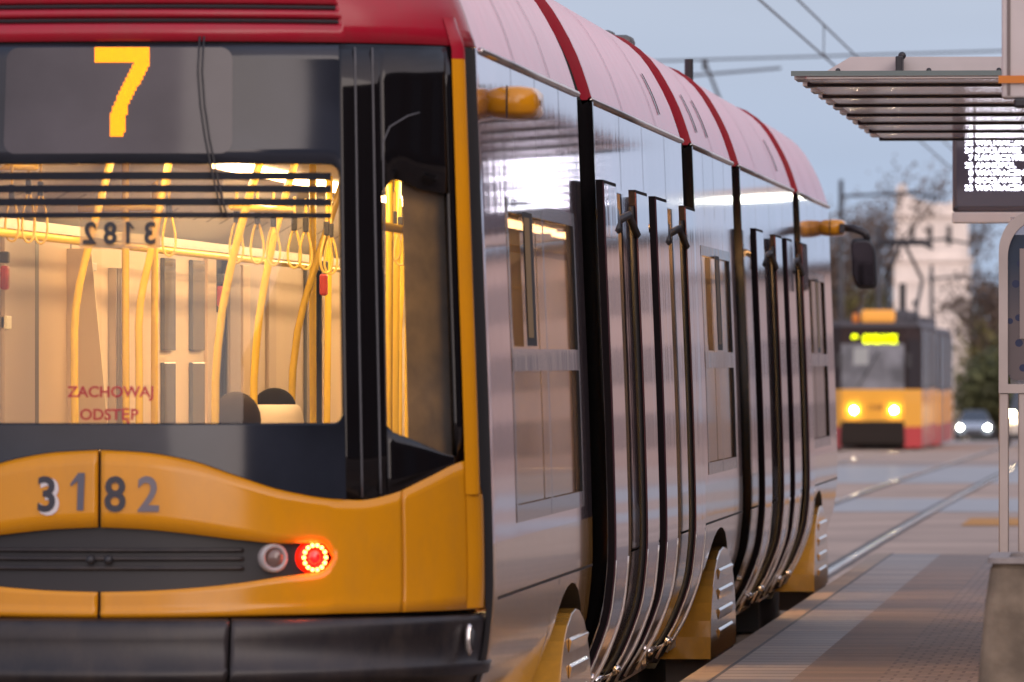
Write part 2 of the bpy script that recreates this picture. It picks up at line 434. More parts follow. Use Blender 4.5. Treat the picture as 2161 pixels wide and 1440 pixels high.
for sg in (1, -1):
    m = MB(); patch(m, tail, [u*sg for u in tin(cw_a-.02, cw_b+.02, 14)], lambda t: cw_lo(t)-.02, lambda t: cw_hi(t)+.02, 8, -.024)
    m.build('corner_window', g_rear, tram, smooth=True)
    m = MB(); patch(m, tail, [u*sg for u in tin(Tpx(888, 600)[0], HP-.05, 12)], 1.2, 2.45, 8, -.07); m.build('corner_reflection_panel', mat('reflection_brown', (.46, .26, .08), .4, var=.35, vscale=7), tram, smooth=True)  # added brown panel standing in for the reflection in the corner glass
# black lines across the top of the rear window
stripe = mat('printed_stripe', (.010, .012, .02), .5, spec=.2)
m = MB()
TL = Tpx(705, 400)[0]
for py, hh in ((371, 8), (398, 7.5), (426, 7.5), (454, 5.5)):
    za, zb = Tpx(400, py+hh)[1], Tpx(400, py-hh)[1]
    patch(m, tail, tin(-TL, TL, 50), za, zb, 1, -.018)
m.build('printed_stripe', stripe, rw)
# frosted band between the stripes
fr = glassmat('frosted_band', (.70, .66, .63), .30, .3, (.30, .28, .28))
m = MB(); patch(m, tail, tin(-TL+.25, TL-.34, 40), Tpx(400, 452)[1], Z_w1+.005, 2, -.021); m.build('frosted_band', fr, rw)
# vertical seams of the surround
sm = mat('seam_grey', (.10, .10, .11), .3)
for sg in (1, -1):
    m = MB()
    for px in (762, 800):
        tq = Tpx(px-6, 600)[0]*sg
        m.tube([tail(tq, z, .001) for z in lin(belt_top(tq)+.01, ZG-.01, 24)], .004, 6)
    m.build('surround_seam', sm, tram, smooth=True)
    # inner trim outlining the corner glass
    m = MB(); pts = [(815, 900), (812, 700), (810, 500), (808, 300), (822, 268), (860, 245), (885, 238)]
    m.tube([tail(Tpx(*p)[0]*sg, Tpx(*p)[1], .001) for p in pts], .003, 5); m.build('corner_trim', sm, tram, smooth=True)
# line number display behind the glass
boxm = mat('display_face', (.07, .062, .072), .12, var=.25, vscale=2.5)
m = MB(); da, db = Tpx(12, 200)[0], Tpx(490, 200)[0]; dz0, dz1 = Tpx(250, 324)[1], Tpx(250, 100)[1]
us = sorted(set(tin(da, db, 24) + [da+(db-da)*q for q in (.003, .01, .02, .035, .05, .95, .965, .98, .99, .997)]))
patch(m, tail, us, lambda t: rounded(t, da, db, dz0, dz1, .04, False), lambda t: rounded(t, da, db, dz0, dz1, .04, True), 3, .002)
disp = m.build('destination_display', boxm, tram, smooth=True)
led_y = emat('amber_led', (1, .27, .004), 3.6)
def inpoly(x, y, poly):
    c = False; j = len(poly)-1
    for i in range(len(poly)):
        if (poly[i][1] > y) != (poly[j][1] > y) and x < (poly[j][0]-poly[i][0])*(y-poly[i][1])/(poly[j][1]-poly[i][1]) + poly[i][0]: c = not c
        j = i
    return c
seven = [(202, 100), (318, 100), (318, 135), (288, 190), (270, 225), (262, 288), (231, 288), (236, 235), (250, 200), (284, 133), (202, 132)]
m = MB(); st = 4.6
for i in range(26):
    for j in range(42):
        x = 201 + i*st; y = 100.5 + j*st
        if inpoly(x+st/2, y+st/2, seven):
            q = [tail(*Tpx(x+a, y+b), .006) for a, b in ((0, 0), (st*.76, 0), (st*.76, st*.76), (0, st*.76))]
            m.quad(*q)
m.build('digit_seven', led_y, disp)
# cable on the windscreen
m = MB()
for dx_ in (0, 9):
    pts = [(421+dx_, 77), (417+dx_, 150), (422+dx_, 220), (432+dx_, 290), (446+dx_, 360), (462+dx_, 430), (470+dx_, 460)]
    m.tube([tail(Tpx(*p)[0], Tpx(*p)[1], .006) for p in pts], .0035, 6)
m.build('wiper_arm', darkp, tram, smooth=True)
m = MB(); patch(m, tail, lin(-HP+.1, HP-.1, 80), 2.74, 2.86, 2, -.03); m.build('gap_backing', rubber, tram, smooth=True)
# red top above the windscreen with two grooves, continuing into the roof dome
gz = [(ZG+.006, 0), (Tpx(209, 52)[1], 0), (Tpx(209, 49)[1], -.015), (Tpx(209, 38)[1], -.015), (Tpx(209, 35)[1], 0), (Tpx(209, 22)[1], 0), (Tpx(209, 19)[1], -.015), (Tpx(209, 9)[1], -.015), (Tpx(209, 6)[1], 0)]
gz += [(z, 0) for z in (2.96, 3.0, 3.06, 3.12, 3.18, 3.24, 3.29, 3.33, 3.37, 3.4, 3.42, 3.4299)]
TG = Tpx(714, 30)[0]
rows = []
for u in sorted(set(lin(-HP, HP, 120) + [TG, TG+.006, -TG, -TG-.006])):
    rows.append([tail(u, z, (o_ if abs(u) <= TG+1e-6 else 0)) for z, o_ in gz])
redt = mat('red_tail_paint', (.40, .010, .03), .15, dirt=.25)
m = MB(); m.grid(rows); rt = m.build('rear_roof_panel', redt, tram, smooth=False, solid=.02)
for p in rt.data.polygons: p.use_smooth = abs(p.normal.z) < .5
m = MB()
for py in (14, 43.5):
    m.tube([tail(u, Tpx(209, py)[1], -.012) for u in tin(-TG, TG, 60)], .007, 5)
m.build('vent_slot', darkp, rt)
# corner pillars: yellow with red cap, then black seal
for sg in (1, -1):
    t_in = HP-.345; t_out = HP-.235
    m = MB()
    rows = [[tail((t_in + (t_out-t_in)*q)*sg, z, .004 + .018*math.sin(math.pi*q)) for z in lin(1.30, 2.76, 20)] for q in lin(0, 1, 6)]
    m.grid(rows); pl = m.build('corner_pillar', yellow_t, tram, smooth=True)
    m = MB(); rows = [[tail((t_in + (t_out-t_in)*q)*sg, z, .004 + .018*math.sin(math.pi*q)*(1 if z < 2.86 else .5)) for z in lin(2.76, 2.90, 4)] for q in lin(0, 1, 6)]
    m.grid(rows); m.build('pillar_cap', redt, pl, smooth=True)
    m = MB(); rows = [[tail((HP-.34 + .14*q)*sg, z, .003 + .010*math.sin(math.pi*q)) for z in lin(.92, 1.30, 8)] for q in lin(0, 1, 6)]
    m.grid(rows); m.build('corner_pillar', yellow_t, tram, smooth=True)
    m = MB(); sw = lambda z: (.235 if z > 1.30 else .20) if z > .9 else .17
    rows = [[tail((HP - sw(z) + (sw(z)-.09)*q)*sg, z, .006) for z in lin(.26, 2.8, 40)] for q in lin(0, 1, 5)]
    m.grid(rows); m.build('corner_seal', rubber, tram, smooth=True)
    for za, zb_, mt_ in ((.27, 1.13, yellow), (1.13, 2.8, band)):
        m = MB(); m.grid([[tail((HP-.09+.09*q)*sg, z, .001) for z in lin(za, zb_, 24)] for q in lin(0, 1, 4)] + [[side(26.5+.12, z, .001, sg) for z in lin(za, zb_, 24)]])
        m.build('side_corner_strip', mt_, tram, smooth=True)
# warning text on the glass and the reversed fleet number card
redtx = mat('red_lettering', (.45, .03, .05), .5)
def on_tail(px, py, off, k=1.0):
    t_, z_ = Tpx(px, py); x0 = math.sin(t_)*Wd(z_)
    def fn(x, y):
        z = z_ + y*k; return tail(math.asin(max(-1, min(1, (x0 + x)/Wd(z)))), z, off)
    return fn
text_mb('ZACHOWAJ', .050, on_tail(231, 838, -.016), .0012, sx=1.05).build('warning_text', redtx, rw)
text_mb('ODSTĘP', .050, on_tail(229, 886, -.016), .0012, sx=1.05).build('warning_text', redtx, rw)
card = glassmat('number_card_film', (1.0, .86, .55), .55, .3, (.95, .70, .34)); inkm = mat('ink', (.02, .02, .025), .5)
m = MB(); patch(m, tail, tin(Tpx(165, 490)[0], Tpx(341, 490)[0], 8), Tpx(250, 524)[1], Tpx(250, 461)[1], 1, -.03); cd = m.build('number_card', card, rw)
for ch, px in (('2', 187), ('8', 231), ('1', 273), ('3', 316)):
    if ch == '1':
        fn = on_tail(px, 514, -.016); m = MB(); m.v = [fn(-(a-880)/9.2/640, (625-b)/9.2/640) for a, b in [(890, 200), (965, 200), (950, 625), (875, 625), (885, 290), (810, 355), (798, 325)]]; m.f = [(0, 1, 2, 3, 4), (0, 4, 5, 6)]
        m.build('card_digit', inkm, cd); continue
    text_mb(ch, .100, on_tail(px, 514, -.016), .003, flip=True, sx=.9).build('card_digit', inkm, cd)
# fleet number on the belt
numg = mat('number_grey', (.11, .11, .15), .3); numd = mat('number_dark', (.035, .035, .05), .3); numw = mat('number_white', (.75, .7, .72), .3); numl = mat('number_pale', (.17, .15, .18), .3)
for ch, px, mt in (('3', 99, numd), ('1', 164, numg), ('8', 243, numd), ('2', 313, numl)):
    if ch == '1':
        ONE = [(890, 200), (965, 200), (950, 625), (875, 625), (885, 290), (810, 355), (798, 325)]
        fn = on_tail(px, 1077, .007); m = MB(); m.v = [fn((a-880)/5.4/640*1.0, (625-b)/5.4/640*1.0) for a, b in ONE]; m.f = [(0, 1, 2, 3, 4), (0, 4, 5, 6)]
        m.build('fleet_digit', mt, tram); continue
    if ch == '3': text_mb('3', .160, on_tail(px+6, 1083, .004), .006, sx=.92).build('fleet_digit', numw, tram)
    text_mb(ch, .160, on_tail(px, 1078, .007), .003, sx=.92).build('fleet_digit', mt, tram)

# --- side body
SEC = [(26.62, 31.0), (31.68, 37.67), (38.34, 42.0), (42.57, 48.8), (49.42, 54.0)]
DOORS = {1: [(32.05, 33.2), (35.3, 36.6)], 3: [(43.7, 45.0), (47.1, 48.25)]}
LEAVES = {1: [(31.3, 32.04), (33.21, 33.95), (34.5, 35.28), (36.62, 37.4)], 3: [(42.9, 43.68), (45.02, 45.75), (46.35, 47.08), (48.27, 49.0)]}
WIN = {0: [(27.45, 30.55)], 2: [(38.95, 41.45)], 4: [(50.2, 52.9)], 1: [(34.05, 34.4)], 3: [(45.85, 46.25)]}
ARCH = {0: (29.15, 30.85), 2: (38.85, 41.15), 4: (50.25, 52.3)}
ZS = 1.13; ZR = 2.8
def arch_z(Y, a, b, top):
    c = (a+b)/2; h = (b-a)/2; k = max(0, 1-((Y-c)/h)**2); return .23 + (top-.23) * (k**.36)
def notdoors(a, b, ds):
    segs = []; x = a
    for d0, d1 in ds: segs.append((x, d0)); x = d1
    segs.append((x, b)); return segs
def rgrid(mb, y0, y1, fn, off=0):
    ys = lin(y0, y1, max(2, int((y1-y0)/.25)))
    fn(mb, ys)
for i, (a, b) in enumerate(SEC):
    for sg in (1, -1):
        ds = DOORS.get(i, []) if sg == 1 else []
        fs = lambda Y, z, off=0, sg=sg: side(Y, z, off, sg)
        # lower body
        for (y0, y1) in notdoors(a, b, ds):
            m = MB()
            if i in ARCH and sg == 1:
                A0, A1 = ARCH[i][0]-.16, ARCH[i][1]+.10
                patch(m, fs, lin(y0, A0, 10), .27, ZS, 24); patch(m, fs, lin(A1, y1, 10), .27, ZS, 24)
                us = [A0+(A1-A0)*q for q in (0, .004, .01, .02, .04, .07, .1, .15, .2, .3, .4, .5, .6, .7, .8, .85, .9, .93, .96, .98, .99, .996, 1)]
                patch(m, fs, us, lambda Y: arch_z(Y, A0, A1, .90), ZS, 14)
            else: patch(m, fs, lin(y0, y1, max(2, int((y1-y0)/.4))), .27, ZS, 24)
            lb = m.build('lower_body', yellow, tram, smooth=True)
            # panel gaps as thin dark strips set proud
            m = MB()
            patch(m, fs, [y0, y1], .936, .946, 1, .002)
            if y1-y0 > 2:
                for yy in (y0+(y1-y0)*.62,): patch(m, fs, [yy, yy+.012], .3 if sg < 0 else .91, .936, 8, .002)
            m.build('panel_gap', rubber, lb)
        # window band with openings
        m = MB(); gl = MB(); frm = MB()
        for (y0, y1) in notdoors(a, b, ds):
            ws = [w_ for w_ in WIN.get(i, []) if w_[0] > y0 and w_[1] < y1] if (sg == 1) else ([(a+.5, b-.5)] if y1-y0 > 2 else [])
            x = y0
            for w0, w1 in ws:
                patch(m, fs, lin(x, w0, 3), ZS, ZR, 12); zt = 2.32
                patch(m, fs, lin(w0, w1, 8), ZS, ZS+.05, 2); patch(m, fs, lin(w0, w1, 8), zt, ZR, 4)
                patch(gl, fs, lin(w0-.01, w1+.01, 8), ZS+.04, zt+.01, 8, -.012); x = w1
                for yy in lin(w0, w1, 2 if w1-w0 > 1 else 1): patch(frm, fs, [yy-.035, yy+.035], ZS+.05, zt, 8, .002)
                patch(frm, fs, [w0, w1], ZS+.05, ZS+.11, 1, .0015); patch(frm, fs, [w0, w1], zt-.05, zt, 1, .0015)
                if w1-w0 > 1: patch(frm, fs, [w0, w1], 1.71, 1.79, 1, .0025)
            patch(m, fs, lin(x, y1, 3), ZS, ZR, 12)
        for d0, d1 in ds: patch(m, fs, [d0, d1], 2.45, ZR, 4)
        wb = m.build('window_band', band, tram, smooth=True)
        if gl.v: gw = gl.build('side_window', g_side, tram, smooth=True); frm.build('window_frame', mat('window_frame_grey', (.10, .085, .10), .25, coat=.5, bump=.0006, bscale=(1, 5, .5)), gw)
        for q in (.28, .52, .78):
            m = MB(); patch(m, fs, [a+(b-a)*q, a+(b-a)*q+.010], 2.47, ZR, 4, .0015); m.build('band_seam', rubber, wb)
        # gutter rail
        m = MB(); m.tube([side(a, 2.80, .004, sg), side(b, 2.80, .004, sg)], .012, 6); m.build('gutter_rail', alu, tram, smooth=True)
    # open hopper window slot
    if i in (0, 2, 4):
        y0 = {0: 28.0, 2: 39.9, 4: 51.3}[i]; m = MB()
        patch(m, side, [y0-.02, y0+.42], 1.80, 2.28, 4, .012); hs = m.build('hopper_opening', rubber, tram)
        m = MB(); patch(m, side, [y0+.0, y0+.24], 1.83, 2.26, 4, .016); m.build('hopper_reveal', mat('hopper_brown', (.30, .18, .05), .5), hs)
    # roof
    rows = []
    rp = []
    for k in range(len(ROOF)-1):
        for q in (0, .5):
            za = ROOF[k][1] + (ROOF[k+1][1]-ROOF[k][1])*q; rp.append((ROOF[k][0] + (ROOF[k+1][0]-ROOF[k][0])*q if k > 4 else lat(za), za))
    rp.append(ROOF[-1])
    full = [(-l, z) for l, z in rp] + [(2*XC + l, z) for l, z in rp[::-1][1:]]
    ya = YT if i == 0 else a
    m = MB(); m.grid([[(x, y, z) for x, z in full] for y in lin(ya, b, 20)]); rf = m.build('roof', red, tram, smooth=True)
    m = MB()
    for q in ((.33, .70) if i != 2 else (.55,)):
        yy = a + (b-a)*q; nk = len(rp)
        m.grid([[(x + (x-XC)/math.hypot(x-XC, z-2.0)*.003, y, z + (z-2.0)/math.hypot(x-XC, z-2.0)*.003) for x, z in full] for y in (yy, yy+.018)])
    m.build('roof_seam', mat('seam_red', (.16, .01, .03), .5), rf, smooth=True)
    # dark ventilation slots in the roof edge
    for yy in {1: [36.4], 2: [39.3, 40.2], 3: [47.4]}.get(i, []):
        m = MB(); m.grid([[(-lat(z)+.005, y, z) for z in lin(2.89, 3.08, 5)] for y in (yy, yy+.10)]); m.build('roof_slot', mat('slot_red', (.10, .004, .01), .6), rf)
    # end frames of each section (red on the roof, black below)
    for ye, e1 in ((a, a+.055),):
        if i == 0: continue
        m = MB(); K = [(x, z) for x, z in full]
        def sc_(x, z, o_): 
            dx, dz = x-XC, z-2.0; L = math.hypot(dx, dz); return (x + dx/L*o_, z + dz/L*o_)
        rows = [[(sc_(x, z, o_)[0], y, sc_(x, z, o_)[1]) for x, z in full] for y, o_ in ((ye, -.034), (ye, .012), (e1, .012), (e1, -.02))]
        m.grid(rows); m.build('roof_end_frame', redt, tram, smooth=False)
        m = MB(); m.grid([[(sc_(x, z, o_)[0], y, sc_(x, z, o_)[1]) for x, z in full] for y, o_ in ((ye+.002, -.09), (ye+.002, -.030))]); m.build('frame_seal', rubber, tram)
        for sg in (1, -1):
            m = MB(); rows = [[side(y, z, o_, sg) for z in lin(.27, 2.8, 30)] for y, o_ in ((ye, -.10), (ye, .012), (e1, .012), (e1, -.02))]
            m.grid(rows); m.build('side_end_frame', mask, tram, smooth=False)
# joints
bel = mat('bellows_rubber', (.035, .034, .032), .5)
for i in range(4):
    y0, y1 = SEC[i][1], SEC[i+1][0]
    m = MB(); rows = []
    n = 16
    ys = lin(y0, y1, n)
    prof = [(-lat(z), z) for z in lin(.4, 2.8, 24)] + full[1:-1] + [(2*XC + lat(z), z) for z in lin(2.8, .4, 24)]
    for k, y in enumerate(ys):
        o_ = -.05 - (.018 if k % 2 else 0)
        r = []
        for x, z in prof:
            dx, dz = (x-XC), max(0, z-2.6); L = math.hypot(dx, dz) or 1; r.append((x + dx/L*o_, y, z + dz/L*o_))
        rows.append(r)
    m.grid(rows); m.build('joint_bellows', bel, tram, smooth=True)
# door leaves, standing off the body
leafm = mat('door_leaf_pane', (.72, .62, .68), .05, metal=.85, bump=.0005, bscale=(1, 5, .5))
trimm = mat('brushed_trim', (.95, .90, .85), .28, metal=1)
sill_m = mat('threshold_metal', (.5, .42, .33), .35, metal=1)
for i in LEAVES:
    for k, (y0, y1) in enumerate(LEAVES[i]):
        m = MB(); zs = lin(.34, 2.47, 36)
        rows = [[side(y, z, o_) for z in zs] for y, o_ in ((y0, .040), (y0, .070), (y1, .070), (y1, .040))]
        m.grid(rows, False); rows2 = [[side(y, z, .040) for z in zs] for y in (y0, y1)]; m.grid(rows2)
        for z in (.34, 2.47): m.quad(side(y0, z, .040), side(y0, z, .070), side(y1, z, .070), side(y1, z, .040))
        dl = m.build('door_leaf', mat('leaf_edge_black', (.008, .005, .007), .7, spec=.15), tram, smooth=False)
        m = MB(); m.tube([side(y0+.002, z, .070) for z in lin(.5, 2.46, 30)], .0035, 5); m.build('red_edge', mat('red_edge', (.06, .006, .02), .5), dl)
        for p in dl.data.polygons: p.use_smooth = False
        m = MB(); patch(m, side, [y0+.02, y1-.02], .40, 2.455, 36, .073); m.build('door_pane', leafm, dl, smooth=True)
        for yy in (y0+.012, y1-.012):
            m = MB(); m.tube([side(yy, z, .074) for z in lin(.36, .95, 18)], [.010 - .008*k/18 for k in range(19)], 8); m.build('edge_trim', trimm, dl, smooth=True)
        m = MB(); m.tube([side(y0-.01 if k % 2 else y1+.01, z, .05) for z in lin(.36, 2.4, 30)], .012, 6)
        m.build('finger_guard', rubber, dl, smooth=True)
        m = MB(); yy = y1 if k % 2 == 0 else y0
        m.tube([side(yy, 2.28, .07), side(yy+(.18 if k % 2 == 0 else -.18), 2.36, .05), side(yy+(.3 if k % 2 == 0 else -.3), 2.30, -.05)], .018, 6)
        m.build('hinge_arm', darkp, dl, smooth=True)
        m = MB(); m.tube([side(yy, .42, .06), side(yy+(.14 if k % 2 == 0 else -.14), .40, .03)], .015, 6); m.ball(side(yy, .44, .085), .022, 6); m.build('lower_roller', chrome, dl, smooth=True)
    for d0, d1 in DOORS[i]:
        # reveals, threshold and inner handrails of the doorway
        m = MB()
        for yy in (d0, d1):
            m.grid([[side(yy, z, o_) for z in lin(.34, 2.45, 30)] for o_ in (.004, -.14)])
        m.grid([[side(y, 2.45, o_) for y in (d0, d1)] for o_ in (.003, -.14)])
        MB().box(-2.60, -2.50, d0+.1, d1-.1, 2.405, 2.43).build('door_lamp', emat('door_lamp', (1, .52, .2), 50), tram)
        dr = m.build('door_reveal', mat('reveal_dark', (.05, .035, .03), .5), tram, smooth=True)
        m = MB(); m.box(-2.62, -2.455, d0, d1, .30, .345); m.build('threshold', sill_m, dr)
        m = MB()
        for yy in (d0+.10, d1-.10): m.tube([side(yy, z, -.09) for z in lin(.7, 2.0, 16)], .016, 8)
        m.build('door_handrail', pole_y, dr, smooth=True)
# wheel covers
for i, (a, b) in ARCH.items():
    m = MB(); xs = -2.262
    us = [a+(b-a)*q for q in (0, .006, .02, .05, .1, .17, .26, .38, .5, .62, .74, .83, .9, .95, .98, .994, 1)]
    outer = [[(xs, u, .27 + (arch_z(u, a, b, .80)-.27)*j/8 if j < 8 else arch_z(u, a, b, .80)) for j in range(9)] for u in us]
    m.grid(outer)
    for zb in (.345, .445, .545, .645):          # louvres: shelf and recess lip
        ya, yb = a+(b-a)*.28, a+(b-a)*.80
        m.quad((xs+.002, ya, zb+.055), (xs+.002, yb, zb+.055), (xs+.012, yb, zb+.045), (xs+.012, ya, zb+.045))
        m.quad((xs+.012, ya, zb+.045), (xs+.012, yb, zb+.045), (xs+.002, yb, zb), (xs+.002, ya, zb))
        m.f.append((len(m.v), len(m.v)+1, len(m.v)+2)); m.v += [(xs+.002, ya, zb+.055), (xs+.012, ya, zb+.045), (xs+.002, ya, zb)]
    rim = [(xs, u, arch_z(u, a, b, .80)) for u in us]; rim = [(xs, a, .27)] + rim[1:-1] + [(xs, b, .27)]
    rim = [(xs, us[0], .27)] + [(xs, u, arch_z(u, a, b, .80)) for u in us[1:-1]] + [(xs, us[-1], .27)]
    m.grid([rim, [(x-.30, y+.02, z) for x, y, z in rim]])
    wc = m.build('wheel_cover', yellow, tram, smooth=False, bevel=.006)
    A0, A1 = a-.16, b+.10
    uu = [A0+(A1-A0)*q for q in (0, .004, .01, .02, .04, .07, .1, .15, .2, .3, .4, .5, .6, .7, .8, .85, .9, .93, .96, .98, .99, .996, 1)]
    m = MB(); m.grid([[side(u, arch_z(u, A0, A1, .90), -.001) for u in uu], [(side(u, arch_z(u, A0, A1, .90), 0)[0]-.34, u, arch_z(u, A0, A1, .90)) for u in uu]]); m.build('arch_liner', rubber, tram)
    m = MB(); m.box(-2.50, -2.275, a+.25, b-.02, .14, .27); m.build('rail_guard', mat('skirt_grey', (.22, .17, .15), .6), wc)
    m = MB(); m.box(-3.1, -2.60, a-.3, b+.3, .02, .92); m.build('bogie', rubber, tram)
    for yy in (a+.1, b-.1):
        m = MB(); K = 24
        m.prism([(yy + .3*math.cos(2*math.pi*q/K), .30+.3*math.sin(2*math.pi*q/K)) for q in range(K)], 'x', -2.83, -2.72); m.build('wheel', alu, tram)
# underframe and floor
m = MB(); m.box(XC-.95, XC+.88, 26.0, 54.5, .22, .33); m.build('floor', mat('floor_vinyl', (.12, .11, .11), .6, var=.2), tram)
# camera pods and mirrors
def pod(y0, ln, front):
    m = MB(); rows = []
    c = (-2.245, y0, 2.635)
    for k, q in enumerate(lin(0, 1, 12)):
        s_ = math.sin(math.pi*min(max(q, .03), .97))**.45
        rows.append([(-2.32 + .16*(.15+.85*q) + .0, y0 + (-.16+.32*q) if False else y0 + ln*(q-.5), 2.635 + 0) for _ in range(1)])
    # body tapering outwards from the side wall: lofted sections along x
    m = MB(); rows = []
    for x, r1, r2 in ((-2.37, .02, .02), (-2.365, .15, .035), (-2.31, .20, .052), (-2.26, .22, .058), (-2.22, .22, .058), (-2.18, .20, .052), (-2.165, .17, .038), (-2.162, .02, .01)):
        rows.append([(x, y0 + r1*math.copysign(abs(math.cos(q))**.45, math.cos(q)), 2.635 + r2*math.copysign(abs(math.sin(q))**.45, math.sin(q))) for q in [2*math.pi*k/24 for k in range(24)]])
    m.grid(rows, True); o = m.build('mirror_pod', yellow_t, tram, smooth=True)
    m = MB(); m.tube([(-2.26, y0-.223, 2.58), (-2.26, y0-.226, 2.635), (-2.26, y0-.223, 2.69)], .003, 5)
    m.build('pod_seam', rubber, o)
    if front:
        m = MB(); m.box(-2.195, -2.162, y0-.23, y0-.15, 2.60, 2.66); m.build('pod_socket', darkp, o)
        m = MB(); m.tube([(-2.18, y0-.1, 2.635), (-2.10, y0-.14, 2.63), (-2.03, y0-.16, 2.60), (-2.005, y0-.16, 2.55)], [.026, .028, .026, .022], 10)
        m.build('mirror_arm', darkp, o, smooth=True)
        m = MB(); c = (-2.035, y0-.16, 2.395); rows = []
        for yy, k in ((-.03, .02), (-.03, .80), (-.022, .93), (0, 1), (.05, .9), (.07, .5), (.072, .02)):
            rows.append([(c[0] + k*.083*math.copysign(abs(math.cos(q))**.45, math.cos(q)) + .02*math.sin(q)*-k, c[1]+yy, c[2] + k*.17*math.copysign(abs(math.sin(q))**.45, math.sin(q))) for q in [2*math.pi*k_/32 for k_ in range(32)]])
        m.grid(rows, True); o2 = m.build('wing_mirror', darkp, tram, smooth=True)
        m = MB(); rows = []
        for yy, k in ((-.033, .01), (-.033, .84)):
            rows.append([(c[0] + k*.083*math.copysign(abs(math.cos(q))**.45, math.cos(q)) - .02*math.sin(q)*k, c[1]+yy, c[2] + k*.17*math.copysign(abs(math.sin(q))**.45, math.sin(q))) for q in [2*math.pi*k_/32 for k_ in range(32)]])
        m.grid(rows, True); m.build('mirror_glass', mat('mirror_glass', (.03, .026, .03), .05, metal=1), o2)
pod(27.05, .4, False); pod(52.75, .4, True)
# tram nose at the far end
for z0, z1, mt, nm in ((.27, ZS, yellow, 'front_apron'), (ZS, 2.8, mask, 'front_windscreen'), (2.8, 3.4299, red, 'front_roof_panel')):
    m = MB(); rows = [[nose(u, z) for z in lin(z0, z1, 12)] for u in lin(-HP, HP, 40)]; m.grid(rows); m.build(nm, mt, tram, smooth=True)
# roof equipment
eqm = mat('roof_box_grey', (.12, .13, .13), .6)
for x, y0, y1, z0, z1 in ((-3.2, 34.9, 35.4, 3.3, 3.415), (-3.1, 41.0, 41.3, 3.36, 3.45), (-3.15, 40.4, 40.6, 3.36, 3.45)):
    MB().box(x-.3, x+.3, y0, y1, z0, z1).build('roof_equipment', eqm, tram, bevel=.03)
m = MB(); m.tube([(-2.72, 44.6, 3.32), (-2.72, 44.6, 3.46)], .025, 8); m.build('roof_aerial', darkp, tram)

# ---------------- interior
XL, XR = XC-1.09, XC+1.05
m = MB()
for i, (a, b) in enumerate(SEC):
    m = MB(); m.quad((XL, a if i else 26.3, .33), (XL, b, .33), (XL, b, 2.32), (XL, a if i else 26.3, 2.32)); iw = m.build('inner_wall', cream if i % 2 else cream2, tram)
def wallpanel(px0, px1, py0, py1, mt, name, off=.02, parent=None):
    def dd(px): return XL / ray(px, 600)[0]
    d0, d1 = dd(px0), dd(px1); z0, z1 = PZ(py1, (d0+d1)/2, px0), PZ(py0, (d0+d1)/2, px0)
    return MB().box(XL+.001, XL+off, d0, d1, z0, z1).build(name, mt, parent or tram, bevel=.004)
beige = mat('beige_panel', (.68, .52, .34), .45); taupe = mat('taupe_panel', (.42, .35, .32), .45)
for px0, px1, py0, py1, mt, nm in ((0, 64, 500, 900, taupe, 'wall_panel'), (72, 138, 500, 900, beige, 'wall_panel'), (64, 72, 500, 900, darkp, 'wall_post'), (138, 142, 500, 900, darkp, 'wall_post'),
                                (142, 205, 500, 900, beige, 'wall_panel'), (338, 362, 545, 740, bluedark, 'inner_window'), (338, 362, 765, 900, bluedark, 'inner_window'),
                                (398, 424, 550, 740, bluedark, 'inner_window'), (398, 424, 765, 900, bluedark, 'inner_window'), (430, 448, 540, 900, beige, 'wall_panel'),
                                (478, 500, 560, 900, taupe, 'wall_panel'), (505, 520, 560, 900, beige, 'wall_panel'), (560, 575, 560, 900, taupe, 'wall_panel'), (640, 655, 560, 900, bluedark, 'inner_window')):
    wallpanel(px0, px1, py0, py1, mt, nm)
wallpanel(0, 9, 667, 695, mat('notice_white', (.8, .78, .7), .6), 'notice', .03); wallpanel(448, 456, 660, 720, MATS['notice_white'], 'notice', .03); wallpanel(180, 190, 555, 572, MATS['notice_white'], 'notice', .03)
# ribbed radiator strip by the door post
m = MB()
for k in range(6):
    d = XL / ray(228+k*5, 600)[0]; m.box(XL+.001, XL+.035, d, d+.035, .4, 2.15)
m.build('ribbed_strip', alu, tram)
# slanted partition between sections
m = MB(); a_ = P(193, 525, 32.5); b_ = P(228, 895, 32.5); m.grid([[(p[0], 32.5, p[2]) for p in (a_, b_)], [(p[0]-.16, 32.5, p[2]) for p in (a_, b_)]])
m.build('slanted_panel', mat('pale_panel', (.80, .66, .46), .4), tram, solid=.02)
ins = MB()
m = MB(); m.quad((XL, 26.2, 2.31), (XL, 54, 2.31), (XL+.42, 54, 2.56), (XL+.42, 26.2, 2.56)); cv = m.build('ceiling_cove', cove, tram)
m = MB(); m.quad((XR, 26.2, 2.31), (XR, 54, 2.31), (XR-.42, 54, 2.56), (XR-.42, 26.2, 2.56)); m.build('ceiling_cove', cove, tram)
m = MB(); m.box(XL, XL+.03, 26.3, 54, 2.27, 2.31); m.build('cove_rail', alu, cv)
m = MB()
for k in range(40):
    y = 28.2 + k*.5
    for s_ in (0, .05): m.quad((XL+.14, y+s_, 2.395), (XL+.14, y+s_+.02, 2.395), (XL+.20, y+s_+.02, 2.431), (XL+.20, y+s_, 2.431))
for v_ in range(len(m.v)): m.v[v_] = (m.v[v_][0]+.004, m.v[v_][1], m.v[v_][2]-.006)
m.build('air_slot', darkp, cv)
m = MB(); m.box(XL+.42, XR-.42, 26.1, 54, 2.56, 2.59); m.build('ceiling', mat('ceiling_white', (.80, .74, .66), .5), tram)
for xx in (XC-.40, XC+.28):
    for i, (a, b) in enumerate(SEC):
        MB().box(xx, xx+.12, a+.3, b-.2, 2.535, 2.557).build('saloon_lamp', inlight, tram)
